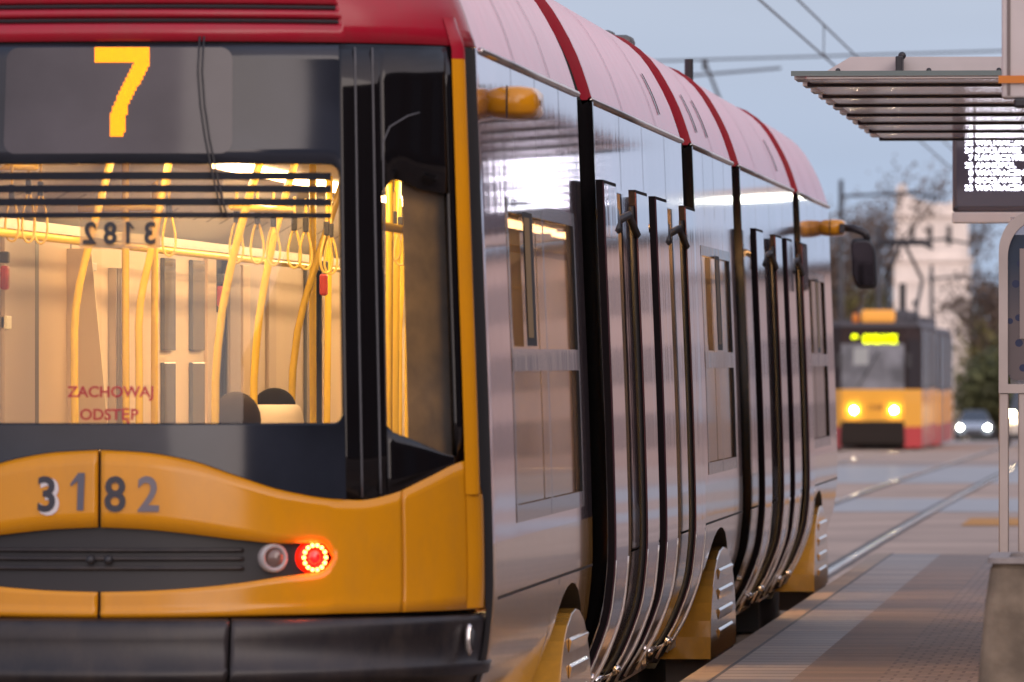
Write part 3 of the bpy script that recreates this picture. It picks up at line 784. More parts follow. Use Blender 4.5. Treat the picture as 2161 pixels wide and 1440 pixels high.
# partition at the far end of the saloon, inner right wall strips
MB().box(XL, XR, 53.2, 53.25, .33, 2.56).build('cab_partition', cream2, tram)
for i, (a, b) in enumerate(SEC):
    for y0, y1 in notdoors(a, b, DOORS.get(i, [])):
        MB().box(XR, XR+.02, y0+.03, y1-.03, .33, ZS).build('inner_side_panel', cream2, tram)
# poles
def pole(pts, d, r=.0150):
    q = [P(px, py, d) for px, py in pts]
    top = Vector(q[0]); dirn = (Vector(q[0])-Vector(q[1])).normalized()
    if top.z < 2.54 and dirn.z > .3: q = [tuple(top + dirn*((2.55-top.z)/dirn.z))] + q
    q.append((q[-1][0], q[-1][1], .34))
    m = MB(); m.tube(q, r, 10); o = m.build('grab_pole', pole_y, tram, smooth=True)
    MB().tube([(q[-1][0], q[-1][1], .34), (q[-1][0], q[-1][1], .38)], r*1.8, 10).build('pole_foot', darkp, o, smooth=True)
pole([(187, 520), (178, 555), (168, 600), (160, 650), (157, 700), (157, 780), (158, 850)], 29)
pole([(265, 440), (265, 700), (266, 880)], 31)
pole([(325, 500), (315, 550), (303, 600), (296, 640), (293, 690), (294, 850)], 30)
pole([(327, 500), (326, 700), (326, 885)], 33)
pole([(548, 345), (530, 400), (508, 480), (488, 560), (470, 650), (460, 730), (455, 800), (454, 890)], 28.5)
pole([(622, 345), (600, 420), (578, 500), (560, 590), (547, 670), (540, 740), (536, 800), (535, 890)], 30)
pole([(708, 430), (685, 500), (660, 580), (642, 640), (628, 700), (618, 780), (614, 890)], 31.5)
pole([(660, 500), (660, 700), (661, 890)], 32)
pole([(694, 500), (692, 700), (690, 890)], 34)
pole([(838, 500), (836, 640), (834, 890)], 33.2); pole([(822, 500), (821, 700), (820, 890)], 30.5); pole([(860, 420), (850, 560), (842, 700), (842, 890)], 36)
pole([(870, 430), (866, 560), (862, 700), (862, 890)], 29.6); pole([(884, 440), (880, 600), (878, 890)], 31)
strap_later = 1
# handrails near the ceiling
for x in (XL+.30, XR-.30):
    m = MB(); m.tube([(x, 27.4, 2.22), (x, 40, 2.22), (x, 53, 2.22)], .016, 8); m.build('ceiling_rail', pole_y, tram, smooth=True)
def bar(p, q):
    m = MB(); m.tube([p, q], .016, 8); m.build('cross_bar', pole_y, tram, smooth=True)
bar(P(490, 436, 28.7), P(612, 445, 29.3)); bar(P(0, 350, 29), P(75, 352, 29.2)); bar(P(165, 440, 31), P(345, 436, 31))
def strap(px, py0, py1, d, yaw=0, wd=.055):
    t = Vector(P(px, py0, d)); zb = PZ(py1, d, px); h = t.z - zb
    m = MB(); pts = []
    for k in range(21):
        q = k/20; a = 2*math.pi*q
        u = math.sin(a)*wd*(.5)*(.35+.65*((1-math.cos(a))/2))*1.25; v = -(1-math.cos(a))/2*h
        pts.append((t.x + u*math.cos(yaw), t.y + u*math.sin(yaw), t.z + v))
    m.tube(pts, .0048, 6); o = m.build('hand_strap', strapm, tram, smooth=True)
    MB().box(t.x-.011, t.x+.011, t.y-.01, t.y+.01, t.z-.01, t.z+.045).build('strap_clip', darkp, o, bevel=.004)
    m = MB(); m.tube([(t.x, t.y, t.z+.04), (t.x, t.y, t.z+.12)], .006, 5); m.build('strap_band', strapm, o)
for a_ in ((499, 465, 556, 28.9, .1), (543, 468, 557, 29.1, .3), (577, 474, 561, 29.3, .1), (621, 482, 566, 29.8, .2), (645, 485, 569, 30, .4), (689, 492, 577, 30.5, .5), (698, 496, 579, 30.8, 0),
           (25, 415, 510, 29, 0), (60, 405, 512, 29.2, .5), (86, 408, 515, 29.4, .2), (357, 445, 541, 30, .1), (845, 480, 560, 33, .3), (832, 470, 550, 31, .1)): strap(*a_)
# red ticket validators and emergency handles
vm = mat('red_plastic', (.32, .02, .02), .4)
for px, py, d in ((10, 585, 30.5), (466, 625, 35), (683, 600, 33.8)):
    p = P(px, py, d); o = MB().box(p[0]-.016, p[0]+.016, p[1]-.03, p[1]+.03, p[2]-.05, p[2]+.045).build('ticket_validator', vm, tram, bevel=.01)
    MB().box(p[0]-.018, p[0]+.018, p[1]-.025, p[1]+.025, p[2]+.055, p[2]+.10).build('validator_head', darkp, o, bevel=.006)
# seats
seatm = mat('seat_fabric', (.05, .06, .14), .8, var=.4, vscale=40); shell = mat('seat_shell', (.35, .32, .3), .4)
SEATS = [(PX(497, 29.3), 29.3), (PX(578, 30.75), 30.75), (-4.2, 34.0), (-4.2, 35.4), (-3.00, 38.9), (-4.2, 39.6)]
for x, y in SEATS:
    o = MB().box(x-.21, x+.21, y-.22, y+.2, .70, .76).build('seat', seatm, tram, bevel=.03)
    MB().box(x-.20, x+.20, y-.27, y-.22, .74, 1.22).build('seat_back', shell, o, bevel=.03)
    MB().box(x-.06, x+.06, y-.1, y+.1, .34, .74).build('seat_pedestal', shell, o)

# ---------------- passengers
def skin_body(name, joints, bones, parent, mt, root=0, sub=1):
    me = bpy.data.meshes.new(name); me.from_pydata([j[0] for j in joints], bones, [])
    o = bpy.data.objects.new(name, me); sc.collection.objects.link(o)
    sk = o.modifiers.new('s', 'SKIN'); s2 = o.modifiers.new('u', 'SUBSURF'); s2.levels = 2; s2.render_levels = 2
    for k, j in enumerate(joints): me.skin_vertices[0].data[k].radius = (j[1], j[2] if len(j) > 2 else j[1])
    me.skin_vertices[0].data[root].use_root = True
    bpy.context.view_layer.update(); dg = bpy.context.evaluated_depsgraph_get()
    m2 = bpy.data.meshes.new_from_object(o.evaluated_get(dg)); bpy.data.objects.remove(o)
    for p in m2.polygons: p.use_smooth = True
    m2.materials.clear(); m2.materials.append(mt)
    o = bpy.data.objects.new(name, m2); sc.collection.objects.link(o); o.parent = parent
    return o
def seated(x, y, z, label, coat, hair, cap=None, collar=None, lean=0.0, hand=False):
    """person seated facing +Y; origin on the seat"""
    t = Thing('person', label, 'person', (x, y, z), group='passengers seated inside the tram')
    skinm = mat('skin', (.50, .28, .18), .5)
    J = [((0, 0, .10), .15, .12), ((0, -.03, .30), .15, .11), ((0, -.02+lean*.3, .46), .17, .11), ((0, lean*.45, .53), .07, .07), ((0, .01+lean*.6, .60), .055, .055), ((0, .03+lean*.8, .70), .072, .085), ((0, .03+lean*.85, .78), .068, .08),
         ((.19, lean*.4, .48), .06, .06), ((.25, .06+lean*.4, .28), .048, .048), ((.20, .28, .20), .036, .036), ((.18, .34, .20), .03, .022),
         ((-.19, lean*.4, .48), .06, .06), ((-.25, .06+lean*.4, .28), .048, .048), ((-.20, .28, .20), .036, .036), ((-.18, .34, .20), .03, .022),
         ((.10, .05, .08), .09, .09), ((.11, .42, .10), .065, .065), ((.11, .45, -.30), .045, .045), ((.11, .56, -.38), .035, .03),
         ((-.10, .05, .08), .09, .09), ((-.11, .42, .10), .065, .065), ((-.11, .45, -.30), .045, .045), ((-.11, .56, -.38), .035, .03)]
    B = [(0, 1), (1, 2), (2, 3), (3, 4), (4, 5), (5, 6), (2, 7), (7, 8), (8, 9), (9, 10), (2, 11), (11, 12), (12, 13), (13, 14), (0, 15), (15, 16), (16, 17), (17, 18), (0, 19), (19, 20), (20, 21), (21, 22)]
    if hand:
        J[13] = ((-.17, .10, .52), .034, .034); J[14] = ((-.13, .02, .60), .03, .022); J[12] = ((-.30, .10, .34), .045, .045)
    body = skin_body('body', J, B, t.o, skinm)
    hx, hy, hz = 0, .03+lean*.8, .735
    def part(name, mb, mt): 
        for k in range(len(mb.v)): mb.v[k] = tuple(Vector(mb.v[k]) + t.loc)
        return mb.build(name, mt, t, smooth=True)
    part('hair', MB().ball((hx, hy-.015, hz+(.0 if cap else .025)), .095, 12, .80 if cap else 1.0, .95 if cap else 1.05, .95 if cap else 1.12), hair)
    m = MB().ball((hx, hy+.098, hz-.01), .018, 6, .7, 1, 1.2); part('nose', m, skinm)
    for s_ in (-1, 1):
        part('ear', MB().ball((hx+s_*.082, hy, hz-.01), .022, 6, .4, .8, 1.3), skinm)
        part('eye', MB().ball((hx+s_*.03, hy+.083, hz+.015), .011, 6), darkp)
    part('mouth', MB().ball((hx, hy+.088, hz-.05), .02, 6, 1.1, .3, .3), mat('lips', (.35, .12, .1), .5))
    if cap: part('cap', MB().ball((hx, hy-.005, hz+.030), .100, 12, .85, 1.05, .76), cap)
    if collar:
        rows = []
        for zz, rx, ry in ((.50, .20, .13), (.56, .15, .13), (.62, .11, .12), (.66, .125, .130), (.73, .115, .128), (.765, .104, .120), (.775, .090, .105)):
            rows.append([(rx*math.cos(q), hy*.6-.01 + ry*math.sin(q), zz) for q in [2*math.pi*k/20 for k in range(20)]])
        part('hood', MB().grid(rows, True), collar)
    # coat over the torso and arms
    Jc = [(j[0], j[1]*1.12, (j[2] if len(j) > 2 else j[1])*1.15) for j in (J[0], J[1], J[2], J[7], J[8], J[9], J[11], J[12], J[13])]
    Jc[2] = (J[2][0], .19, .125)
    skin_body('coat', Jc, [(0, 1), (1, 2), (2, 3), (3, 4), (4, 5), (2, 6), (6, 7), (7, 8)], t.o, coat)
    # hands with fingers
    for j, s_ in ((J[10], 1), (J[14], -1)):
        c = Vector(j[0]); up = Vector((0, .6, .8)) if (hand and s_ < 0) else Vector((0, 1, -.15)).normalized()
        for k in range(4):
            o_ = Vector(((k-1.5)*.018, 0, 0)); ln = (.07, .08, .075, .06)[k]
            part('finger', MB().tube([c+o_, c+o_+up*ln*.6, c+o_+up*ln+Vector((0, .01, -.02))], [.0085, .008, .006], 6), skinm)
        part('thumb', MB().tube([c+Vector((-s_*.03, 0, 0)), c+Vector((-s_*.05, .03, 0)), c+Vector((-s_*.045, .055, -.01))], [.010, .009, .007], 6), skinm)
hairm = mat('dark_hair', (.018, .010, .007), .7, spec=.1); capm = mat('cap_black', (.008, .007, .008), .9, spec=.08); white = mat('white_fabric', (.78, .70, .62), .8)
coatd = mat('coat_dark', (.07, .055, .06), .85); coatg = mat('coat_grey', (.16, .14, .14), .85)
hx = PX(497, 29.3); seated(hx, 29.3, .765, 'person with dark hair seated behind the rear window beside the passenger in a cap', coatd, hairm)
hx2 = PX(578, 30.75); seated(hx2, 30.75, .80, 'person in a black cap and white collar seated behind the rear window', white, hairm, capm, white, hand=True)

# ------------------------------------------------------------------ ground
def gz_(Y): return interp([(-80, 0), (60, 0), (190, -.43), (385, -2.2), (640, -4.5), (2500, -9)], Y)
asph = mat('asphalt', (.14, .125, .13), .5, var=.3, vscale=1.2, bump=.003, bscale=(20, 20, 20))
grd = mat('ground_concrete', (.38, .27, .205), .7, var=.25, vscale=.5, bump=.003, bscale=(15, 15, 15))
wet = mat('smooth_asphalt', (.11, .12, .145), .33, var=.3, vscale=.6)
ysl = sorted(set(lin(-80, 60, 14) + lin(60, 660, 60) + lin(660, 2500, 10)))
m = MB(); m.grid([[(x, y, gz_(y)) for x in (-900, -60, -20, -4, 20, 60, 900)] for y in ysl]); g_ = m.build('ground', grd, smooth=True); g_['kind'] = 'structure'
def strip(name, x0, x1, y0, y1, mt, dz=.004):
    m = MB(); m.grid([[(x, y, gz_(y)+dz) for x in (x0, x1)] for y in lin(y0, y1, 6)]); o = m.build(name, mt); o['kind'] = 'structure'; return o
strip('crossing_path', -30, 25, 92.5, 103, wet); strip('road', -60, 60, 119, 146, wet)
strip('road', -12, 40, 150, 620, asph)
strip('track_bed', -8.7, -2.35, -30, 58, concrete)
tact = mat('yellow_paving', (.50, .22, .03), .8, var=.25, vscale=8)
tp = strip('tactile_paving', PX(2038, 86), 0.6, 84.0, 88.2, tact, .008)
# rails with groove
railm = mat('rail_steel', (.5, .46, .44), .13, metal=1); groove = mat('groove_dark', (.02, .02, .022), .6)
def rails(name, xc, y0, y1, label):
    t = Thing(name, label, 'tram track', (xc, y0, 0))
    for s_ in (-1, 1):
        x = xc + s_*.7175; ys = lin(y0, y1, 60)
        m = MB(); m.grid([[(x+a, y, gz_(y)+h) for a, h in ((-.035, .004), (-.03, .018), (.03, .018), (.035, .004))] for y in ys]); o = m.build('rail', railm, t, smooth=False)
        m = MB(); m.grid([[(x+a-s_*.075, y, gz_(y)+.006) for a in (-.035, .035)] for y in ys]); m.build('flange_groove', groove, o)
        m = MB(); m.grid([[(x+a+s_*.055, y, gz_(y)+.0055) for a in (-.015, .015)] for y in ys]); m.build('joint_seal', groove, o)
rails('tram_track', XC, -20, 560, 'straight pair of grooved rails running from under the stopped tram')
rails('tram_track', -7.15, -20, 560, 'pair of grooved rails under the oncoming old tram')
# ------------------------------------------------------------------ platform
def brickmat(name, c1, c2, mortar, sx, sy, rough=.6, mort=.02, off=.5, tilt=0):
    m = bpy.data.materials.new(name); m.use_nodes = True; t = m.node_tree; b = t.nodes['Principled BSDF']; N = t.nodes.new; L = t.links.new
    g = N('ShaderNodeNewGeometry'); mp = N('ShaderNodeMapping'); L(g.outputs['Position'], mp.inputs[0]); mp.inputs['Rotation'].default_value = (0, 0, tilt)
    mp.inputs['Location'].default_value = (10.04, 3, 0)
    br = N('ShaderNodeTexBrick'); L(mp.outputs[0], br.inputs['Vector']); br.inputs['Scale'].default_value = 1; br.offset = off
    br.inputs['Color1'].default_value = (*c1, 1); br.inputs['Color2'].default_value = (*c2, 1); br.inputs['Mortar'].default_value = (*mortar, 1)
    br.inputs['Brick Width'].default_value = sx; br.inputs['Row Height'].default_value = sy; br.inputs['Mortar Size'].default_value = mort; br.inputs['Mortar Smooth'].default_value = .1
    mq = N('ShaderNodeMapping'); mq.inputs['Scale'].default_value = (.5, 1, 1); L(g.outputs['Position'], mq.inputs[0])
    n = N('ShaderNodeTexNoise'); n.inputs['Scale'].default_value = .9; n.inputs['Detail'].default_value = 7; n.inputs['Roughness'].default_value = .65; L(mq.outputs[0], n.inputs['Vector'])
    mx = N('ShaderNodeMix'); mx.data_type = 'RGBA'; mx.blend_type = 'MULTIPLY'; mx.inputs[0].default_value = .8
    rr = N('ShaderNodeMapRange'); rr.inputs[1].default_value = .3; rr.inputs[2].default_value = .7; rr.inputs[3].default_value = .5; rr.inputs[4].default_value = 1.2
    L(n.outputs[0], rr.inputs[0]); L(br.outputs['Color'], mx.inputs[6]); L(rr.outputs[0], mx.inputs[7]); L(mx.outputs[2], b.inputs['Base Color'])
    r2 = N('ShaderNodeMapRange'); r2.inputs[3].default_value = rough-.12; r2.inputs[4].default_value = rough+.15; L(n.outputs[0], r2.inputs[0]); L(r2.outputs[0], b.inputs['Roughness'])
    bp = N('ShaderNodeBump'); bp.inputs['Distance'].default_value = .004; bp.invert = True; L(br.outputs['Fac'], bp.inputs['Height']); L(bp.outputs[0], b.inputs['Normal'])
    return m
slab = brickmat('grey_slabs', (.37, .29, .24), (.22, .18, .165), (.05, .04, .04), 1.2, .35, .5, .022, 0)
pav = brickmat('brown_pavers', (.32, .22, .165), (.22, .155, .125), (.08, .06, .055), 3, .12, .65, .006, 0)
pav2 = brickmat('brown_small_pavers', (.29, .21, .17), (.21, .155, .13), (.15, .105, .09), .10, .20, .65, .008, .5)
kerbm = brickmat('platform_edge_stone', (.44, .30, .19), (.32, .22, .15), (.06, .05, .05), 1, 1.0, .6, .01, 0)
ZP = .32
def sheet(name, x0, x1, y0, y1, mt, z0=None, kind='structure'):
    m = MB().box(x0, x1, y0, y1, 0 if z0 is None else z0, ZP); o = m.build(name, mt); o['kind'] = kind; return o
sheet('platform_edge', -2.17, -2.03, -10, 58.3, kerbm)
sheet('platform_slabs', -2.03, -1.68, -10, 58.1, slab)
sheet('platform_paving', -1.68, -1.30, -10, 58.1, pav)
sheet('platform_paving', -1.30, 3.4, -10, 58.1, pav2)
sheet('platform_edge', -2.03, 3.4, 58.1, 58.3, kerbm)
# ------------------------------------------------------------------ canopy
d0c = 34.6; hC = CAMZ + 1.25
can = Thing('shelter_canopy', 'glass and steel platform canopy with polished cross panels underneath', 'canopy', (1.6, 38, ZP))
polish = mat('polished_panel', (.85, .76, .70), .14, metal=.5, bump=.001, bscale=(1, 6, 1)); dk = mat('dark_beam', (.045, .042, .045), .5)
edgeg = mat('glass_edge_green', (.08, .13, .12), .15, coat=1)
beams = [35.35, 36.9, 38.2, 39.7, 41.1, 42.6, 44.1]
MB().box(-1.66, 2.2, d0c, d0c+.02, hC, hC+.022).build('glass_edge', edgeg, can)
m = MB(); m.quad((-1.66, d0c+.02, hC+.022), (2.2, d0c+.02, hC+.022), (2.2, 44.3, hC+.022), (-1.66, 44.3, hC+.022)); m.build('roof_glass', glassmat('canopy_glass', (.6, .65, .62), .3), can, solid=.012)
m = MB()
xs = d0c+.10
for bb in beams:
    MB().box(-1.60, 2.2, xs, bb-.06, hC-.012, hC+.004).build('soffit_panel', polish, can, bevel=.004)
    MB().box(-1.62, 2.2, bb-.06, bb+.04, hC-.022, hC+.01).build('cross_beam', dk, can, bevel=.003)
    xs = bb+.04
for k in range(12):
    y = d0c+.2+k*.8; m = MB(); m.box(-1.655, -1.60, y, y+.35, hC-.008, hC+.012); m.build('edge_bracket', alu, can)
z1 = hC + .024
m = MB(); m.prism([(PX(1735, d0c+.4), z1), (PX(1795, d0c+.4), z1+.075), (2.2, z1+.068), (2.2, z1)], 'y', d0c+.4, d0c+.55); m.build('roof_beam', greyst, can)
for px in (1768, 1960, 2108):
    x = PX(px, d0c+.35); MB().ball((x, d0c+.37, z1+.012), .012, 6).build('bolt', darkp, can, smooth=True)
x = PX(1899, d0c+.3); MB().box(x-.016, x+.016, d0c+.2, d0c+.39, z1, z1+.07).build('clamp', darkp, can, bevel=.005)
MB().ball((x+.01, d0c+.3, z1+.075), .018, 6).build('bolt', darkp, can, smooth=True)
for y in (36.0, 43.0): MB().box(1.9, 2.05, y, y+.15, ZP, hC).build('support_column', greyst, can)
# ------------------------------------------------------------------ departure display
dd = 45.7; xl = PX(2010, dd)
db_ = Thing('departure_board', 'grey hanging departure board with white LED rows of tram lines and destinations', 'display', (xl+.9, dd, ZP))
zb, zt = PZ(447, dd, 2050), PZ(230, dd, 2050); W_ = 1.25
hm = mat('display_housing', (.085, .07, .085), .4); fm = mat('display_window', (.06, .05, .075), .15, coat=.5)
MB().box(xl, xl+W_, dd, dd+.18, zb, zt).build('housing', hm, db_, bevel=.01)
MB().box(xl+.025, xl+W_-.025, dd-.004, dd, zb+.03, zt-.03).build('screen', fm, db_)
MB().box(xl-.002, xl+W_+.002, dd-.01, dd+.2, zb-.065, zb-.003).build('lower_rail', greyst, db_, bevel=.005)
MB().ball((xl+.02, dd-.006, zb+.02), .012, 6).build('screw', darkp, db_)
MB().box(xl+.9, xl+1.0, dd+.05, dd+.15, ZP, zb-.06).build('post', greyst, db_)
ledw = emat('white_led', (.88, .86, 1.0), 12)
rows_ = ['22 WIATRACZNA', '24 GOCŁAWEK', ' 7 KAWĘCZYŃSKA', '25 ANNOPOL', ' 8 WIATRACZNA', ' 9 GOCŁAWEK', '22 WIATRACZNA']
pitch = 15.7*dd/F
for k, tx in enumerate(rows_):
    num, dest = tx[:2].strip(), tx[3:]
    zz = PZ(402 - (6-k)*15.9, dd, 2050)
    for s_, x_, al in ((num, PX(2053, dd), 'R'), (dest, PX(2059, dd), 'L')):
        v, f = text2d(s_, .0425, .0002); xs_ = [p[0] for p in v]; m = MB(); sx = 1.12
        ox = x_ - (max(xs_) if al == 'R' else min(xs_))*sx
        m.v = [(p[0]*sx+ox, dd-.008, zz+p[1]) for p in v]; m.f = f; m.build('line_number' if al == 'R' else 'destination', ledw, db_)
    v, f = text2d('%d' % (1+2*k), .0455, .0004); xs_ = [p[0] for p in v]; m = MB()
    m.v = [(p[0]*1.05 + xl+W_-.08 - max(xs_)*1.05, dd-.008, zz+p[1]) for p in v]; m.f = f; m.build('minutes', ledw, db_)
# ------------------------------------------------------------------ grey cabinet at upper right
dg_ = 29.0; xg = PX(2114, dg_)
t = Thing('sign_cabinet', 'pale grey steel cabinet with an orange band hanging at the upper right', 'cabinet', (.55, dg_, ZP))
zb2 = PZ(207, dg_, 2130)
MB().box(xg, .5, dg_, dg_+.16, zb2, zb2+1.5).build('cabinet_body', greyst, t, bevel=.008)
MB().box(xg+.020, xg+.032, dg_-.005, dg_, zb2+.01, zb2+1.5).build('cabinet_seam', mat('seam_brown', (.20, .16, .15), .5), t)
MB().box(xg+.045, xg+.35, dg_-.02, dg_+.12, zb2-.035, zb2-.002).build('base_plate', darkp, t, bevel=.008)
MB().box(xg-.012, .52, dg_-.012, dg_-.006, PZ(176, dg_, 2130), PZ(160, dg_, 2130)).build('orange_band', mat('orange_tape', (.75, .24, .03), .5), t)
MB().box(.5, .6, dg_+.03, dg_+.13, ZP, zb2+1.5).build('post', greyst, t)
# ------------------------------------------------------------------ information case
di = 31.5; xi = PX(2108, di)
t = Thing('information_case', 'round-shouldered steel timetable case with a dark blue poster on slim legs', 'timetable case', (xi+.2, di, ZP))
framem = mat('brushed_frame', (.50, .44, .41), .35, metal=.6, var=.1)
zt3, zb3 = PZ(448, di, 2130), PZ(830, di, 2130); Wc = .72
poly = [(xi, zb3), (xi, zt3-.16)] + [(xi+.13-.13*math.cos(q), zt3-.16+.16*math.sin(q)) for q in lin(.15, HP, 8)] + [(xi+Wc-.13+.13*math.sin(q), zt3-.16+.16*math.cos(q)) for q in lin(0, HP, 8)] + [(xi+Wc, zb3)]
def ringframe(mb, poly, k, y0, y1):
    cx = sum(p[0] for p in poly)/len(poly); cz = sum(p[1] for p in poly)/len(poly)
    inner = []
    x0_, x1_ = min(p[0] for p in poly), max(p[0] for p in poly); z0_, z1_ = min(p[1] for p in poly), max(p[1] for p in poly)
    for x, z in poly: inner.append((x0_+k + (x-x0_)*(x1_-x0_-2*k)/(x1_-x0_), z0_+k + (z-z0_)*(z1_-z0_-2*k)/(z1_-z0_)))
    mb.grid([[(x, y0, z) for x, z in inner], [(x, y0, z) for x, z in poly], [(x, y1, z) for x, z in poly], [(x, y1, z) for x, z in inner], [(x, y0, z) for x, z in inner]], True)
m = MB(); ringframe(m, poly, .036, di-.03, di+.06); m.build('frame', framem, t, smooth=False)
def postermat():
    m = bpy.data.materials.new('poster'); m.use_nodes = True; tt = m.node_tree; b = tt.nodes['Principled BSDF']; N = tt.nodes.new; L = tt.links.new
    g = N('ShaderNodeNewGeometry'); s = N('ShaderNodeSeparateXYZ'); L(g.outputs['Position'], s.inputs[0])
    r = N('ShaderNodeMapRange'); r.inputs[1].default_value = zt3-.45; r.inputs[2].default_value = zt3-.2; L(s.outputs[2], r.inputs[0])
    n = N('ShaderNodeTexVoronoi'); n.inputs['Scale'].default_value = 16; L(g.outputs['Position'], n.inputs['Vector'])
    lt = N('ShaderNodeMath'); lt.operation = 'LESS_THAN'; lt.inputs[1].default_value = .25; L(n.outputs['Distance'], lt.inputs[0])
    mx = N('ShaderNodeMix'); mx.data_type = 'RGBA'; mx.inputs[6].default_value = (.17, .14, .14, 1); mx.inputs[7].default_value = (.02, .045, .09, 1); L(r.outputs[0], mx.inputs[0])
    m2 = N('ShaderNodeMix'); m2.data_type = 'RGBA'; m2.inputs[7].default_value = (.015, .03, .10, 1); L(lt.outputs[0], m2.inputs[0]); L(mx.outputs[2], m2.inputs[6])
    L(m2.outputs[2], b.inputs['Base Color']); b.inputs['Roughness'].default_value = .4; return m
zp0, zp1 = PZ(803, di, 2130), PZ(496, di, 2130); xp = PX(2127, di)
m = MB(); pr = .03
pp = [(xp, zp0+pr)] + [(xp, zp1-pr)] + [(xp+pr-pr*math.cos(q), zp1-pr+pr*math.sin(q)) for q in lin(.2, HP, 5)] + [(xi+Wc-.04, zp1), (xi+Wc-.04, zp0), (xp+pr, zp0), (xp+.008, zp0+.01)]
m.prism(pp, 'y', di, di+.01); po = m.build('poster', postermat(), t)
MB().box(PX(2152, di), xi+Wc-.09, di-.006, di-.003, PZ(715, di, 2130), PZ(525, di, 2130)).build('paper_sheet', mat('paper', (.45, .38, .35), .7), po)
m = MB(); m.box(xp+.01, xi+Wc-.05, di+.02, di+.024, zb3+.01, zt3-.02); m.build('case_glass', glassmat('case_glass', (.8, .75, .78), .3), t)
for px0, px1 in ((2108, 2129), (2149, 2170)):
    MB().box(PX(px0, di), PX(px1, di), di-.02, di+.03, ZP, zb3).build('leg', framem, t, bevel=.004)
# ------------------------------------------------------------------ concrete bin
t = Thing('litter_bin', 'square tapering concrete litter bin with a paler rim on the platform', 'litter bin', (-.2, 26.2, ZP))
db0 = 25.9
def sq(h, z, n=6):
    c = (-.21, 26.28); o_ = []
    r = .05
    for qx, qy, a0 in ((1, 1, 0), (-1, 1, 1), (-1, -1, 2), (1, -1, 3)):
        for k in range(n+1):
            a = HP*(a0 + k/n); o_.append((c[0] + qx*(h-r) + r*math.cos(a), c[1] + qy*(h-r) + r*math.sin(a), z))
    return o_
m = MB(); m.grid([sq(.455, .32), sq(.43, .55), sq(.395, .95), sq(.378, 1.065), sq(.372, 1.068), sq(.372, 1.080)], True); b1 = m.build('bin_body', concrete, t, smooth=False)
m = MB(); m.grid([sq(.372, 1.080), sq(.388, 1.081), sq(.386, 1.10), sq(.32, 1.10), sq(.31, 1.0), sq(.30, .6)], True); m.build('bin_rim', mat('rim_concrete', (.32, .28, .26), .7, var=.2, vscale=10), t)
m = MB(); c = sq(.31, .7); m.v += c; m.f.append(tuple(range(len(c)))); m.build('bin_liner', rubber, t)

# ------------------------------------------------------------------ street lamp beyond the platform
def lamp_post(x, y, h, label, twin=False, strength=60, size=.16, col=(1, 1, .92)):
    z0 = gz_(y); t = Thing('street_lamp', label, 'street lamp', (x, y, z0), group='street lamps by the tracks')
    MB().tube([(x, y, z0), (x, y, z0+h*.5), (x, y, z0+h)], [.06, .05, .035], 8).build('lamp_pole', darkp, t, smooth=True)
    for s_ in ((-1, 1) if twin else (0,)):
        cx = x + s_*size*1.1
        o = MB().box(cx-size*.6, cx+size*.6, y-.1, y+.1, z0+h, z0+h+.05).build('lamp_head', darkp, t, bevel=.01)
        MB().ball((cx, y, z0+h-size*.45), size*.5, 8, 1, 1, .8).build('lamp_bulb', emat('lamp_white_%d' % strength, col, strength), o, smooth=True)
lamp_post(PX(1771, 235), 235, PZ(703, 235)-gz_(235)+.25, 'white twin-globe street lamp peeping out beside the nose of the stopped tram', True, 26, .26, (.8, .85, 1))
# tube light on a post past the platform end (seen mirrored in the tram side)
x, y = -.95, 73.0
t = Thing('street_lamp', 'lit tube lamp on a slim post past the end of the platform', 'street lamp', (x+.5, y, 0), group='street lamps by the tracks')
MB().tube([(x+.55, y, 0), (x+.55, y, 3.45)], .05, 8).build('lamp_pole', greyst, t, smooth=True)
o = MB().box(x-.55, x+.6, y-.08, y+.08, 3.40, 3.46).build('lamp_head', greyst, t)
MB().tube([(x-.28, y, 3.36), (x+.22, y, 3.36)], .022, 8).build('tube_bulb', emat('tube_bulb', (1, 1, .78), 22), o)

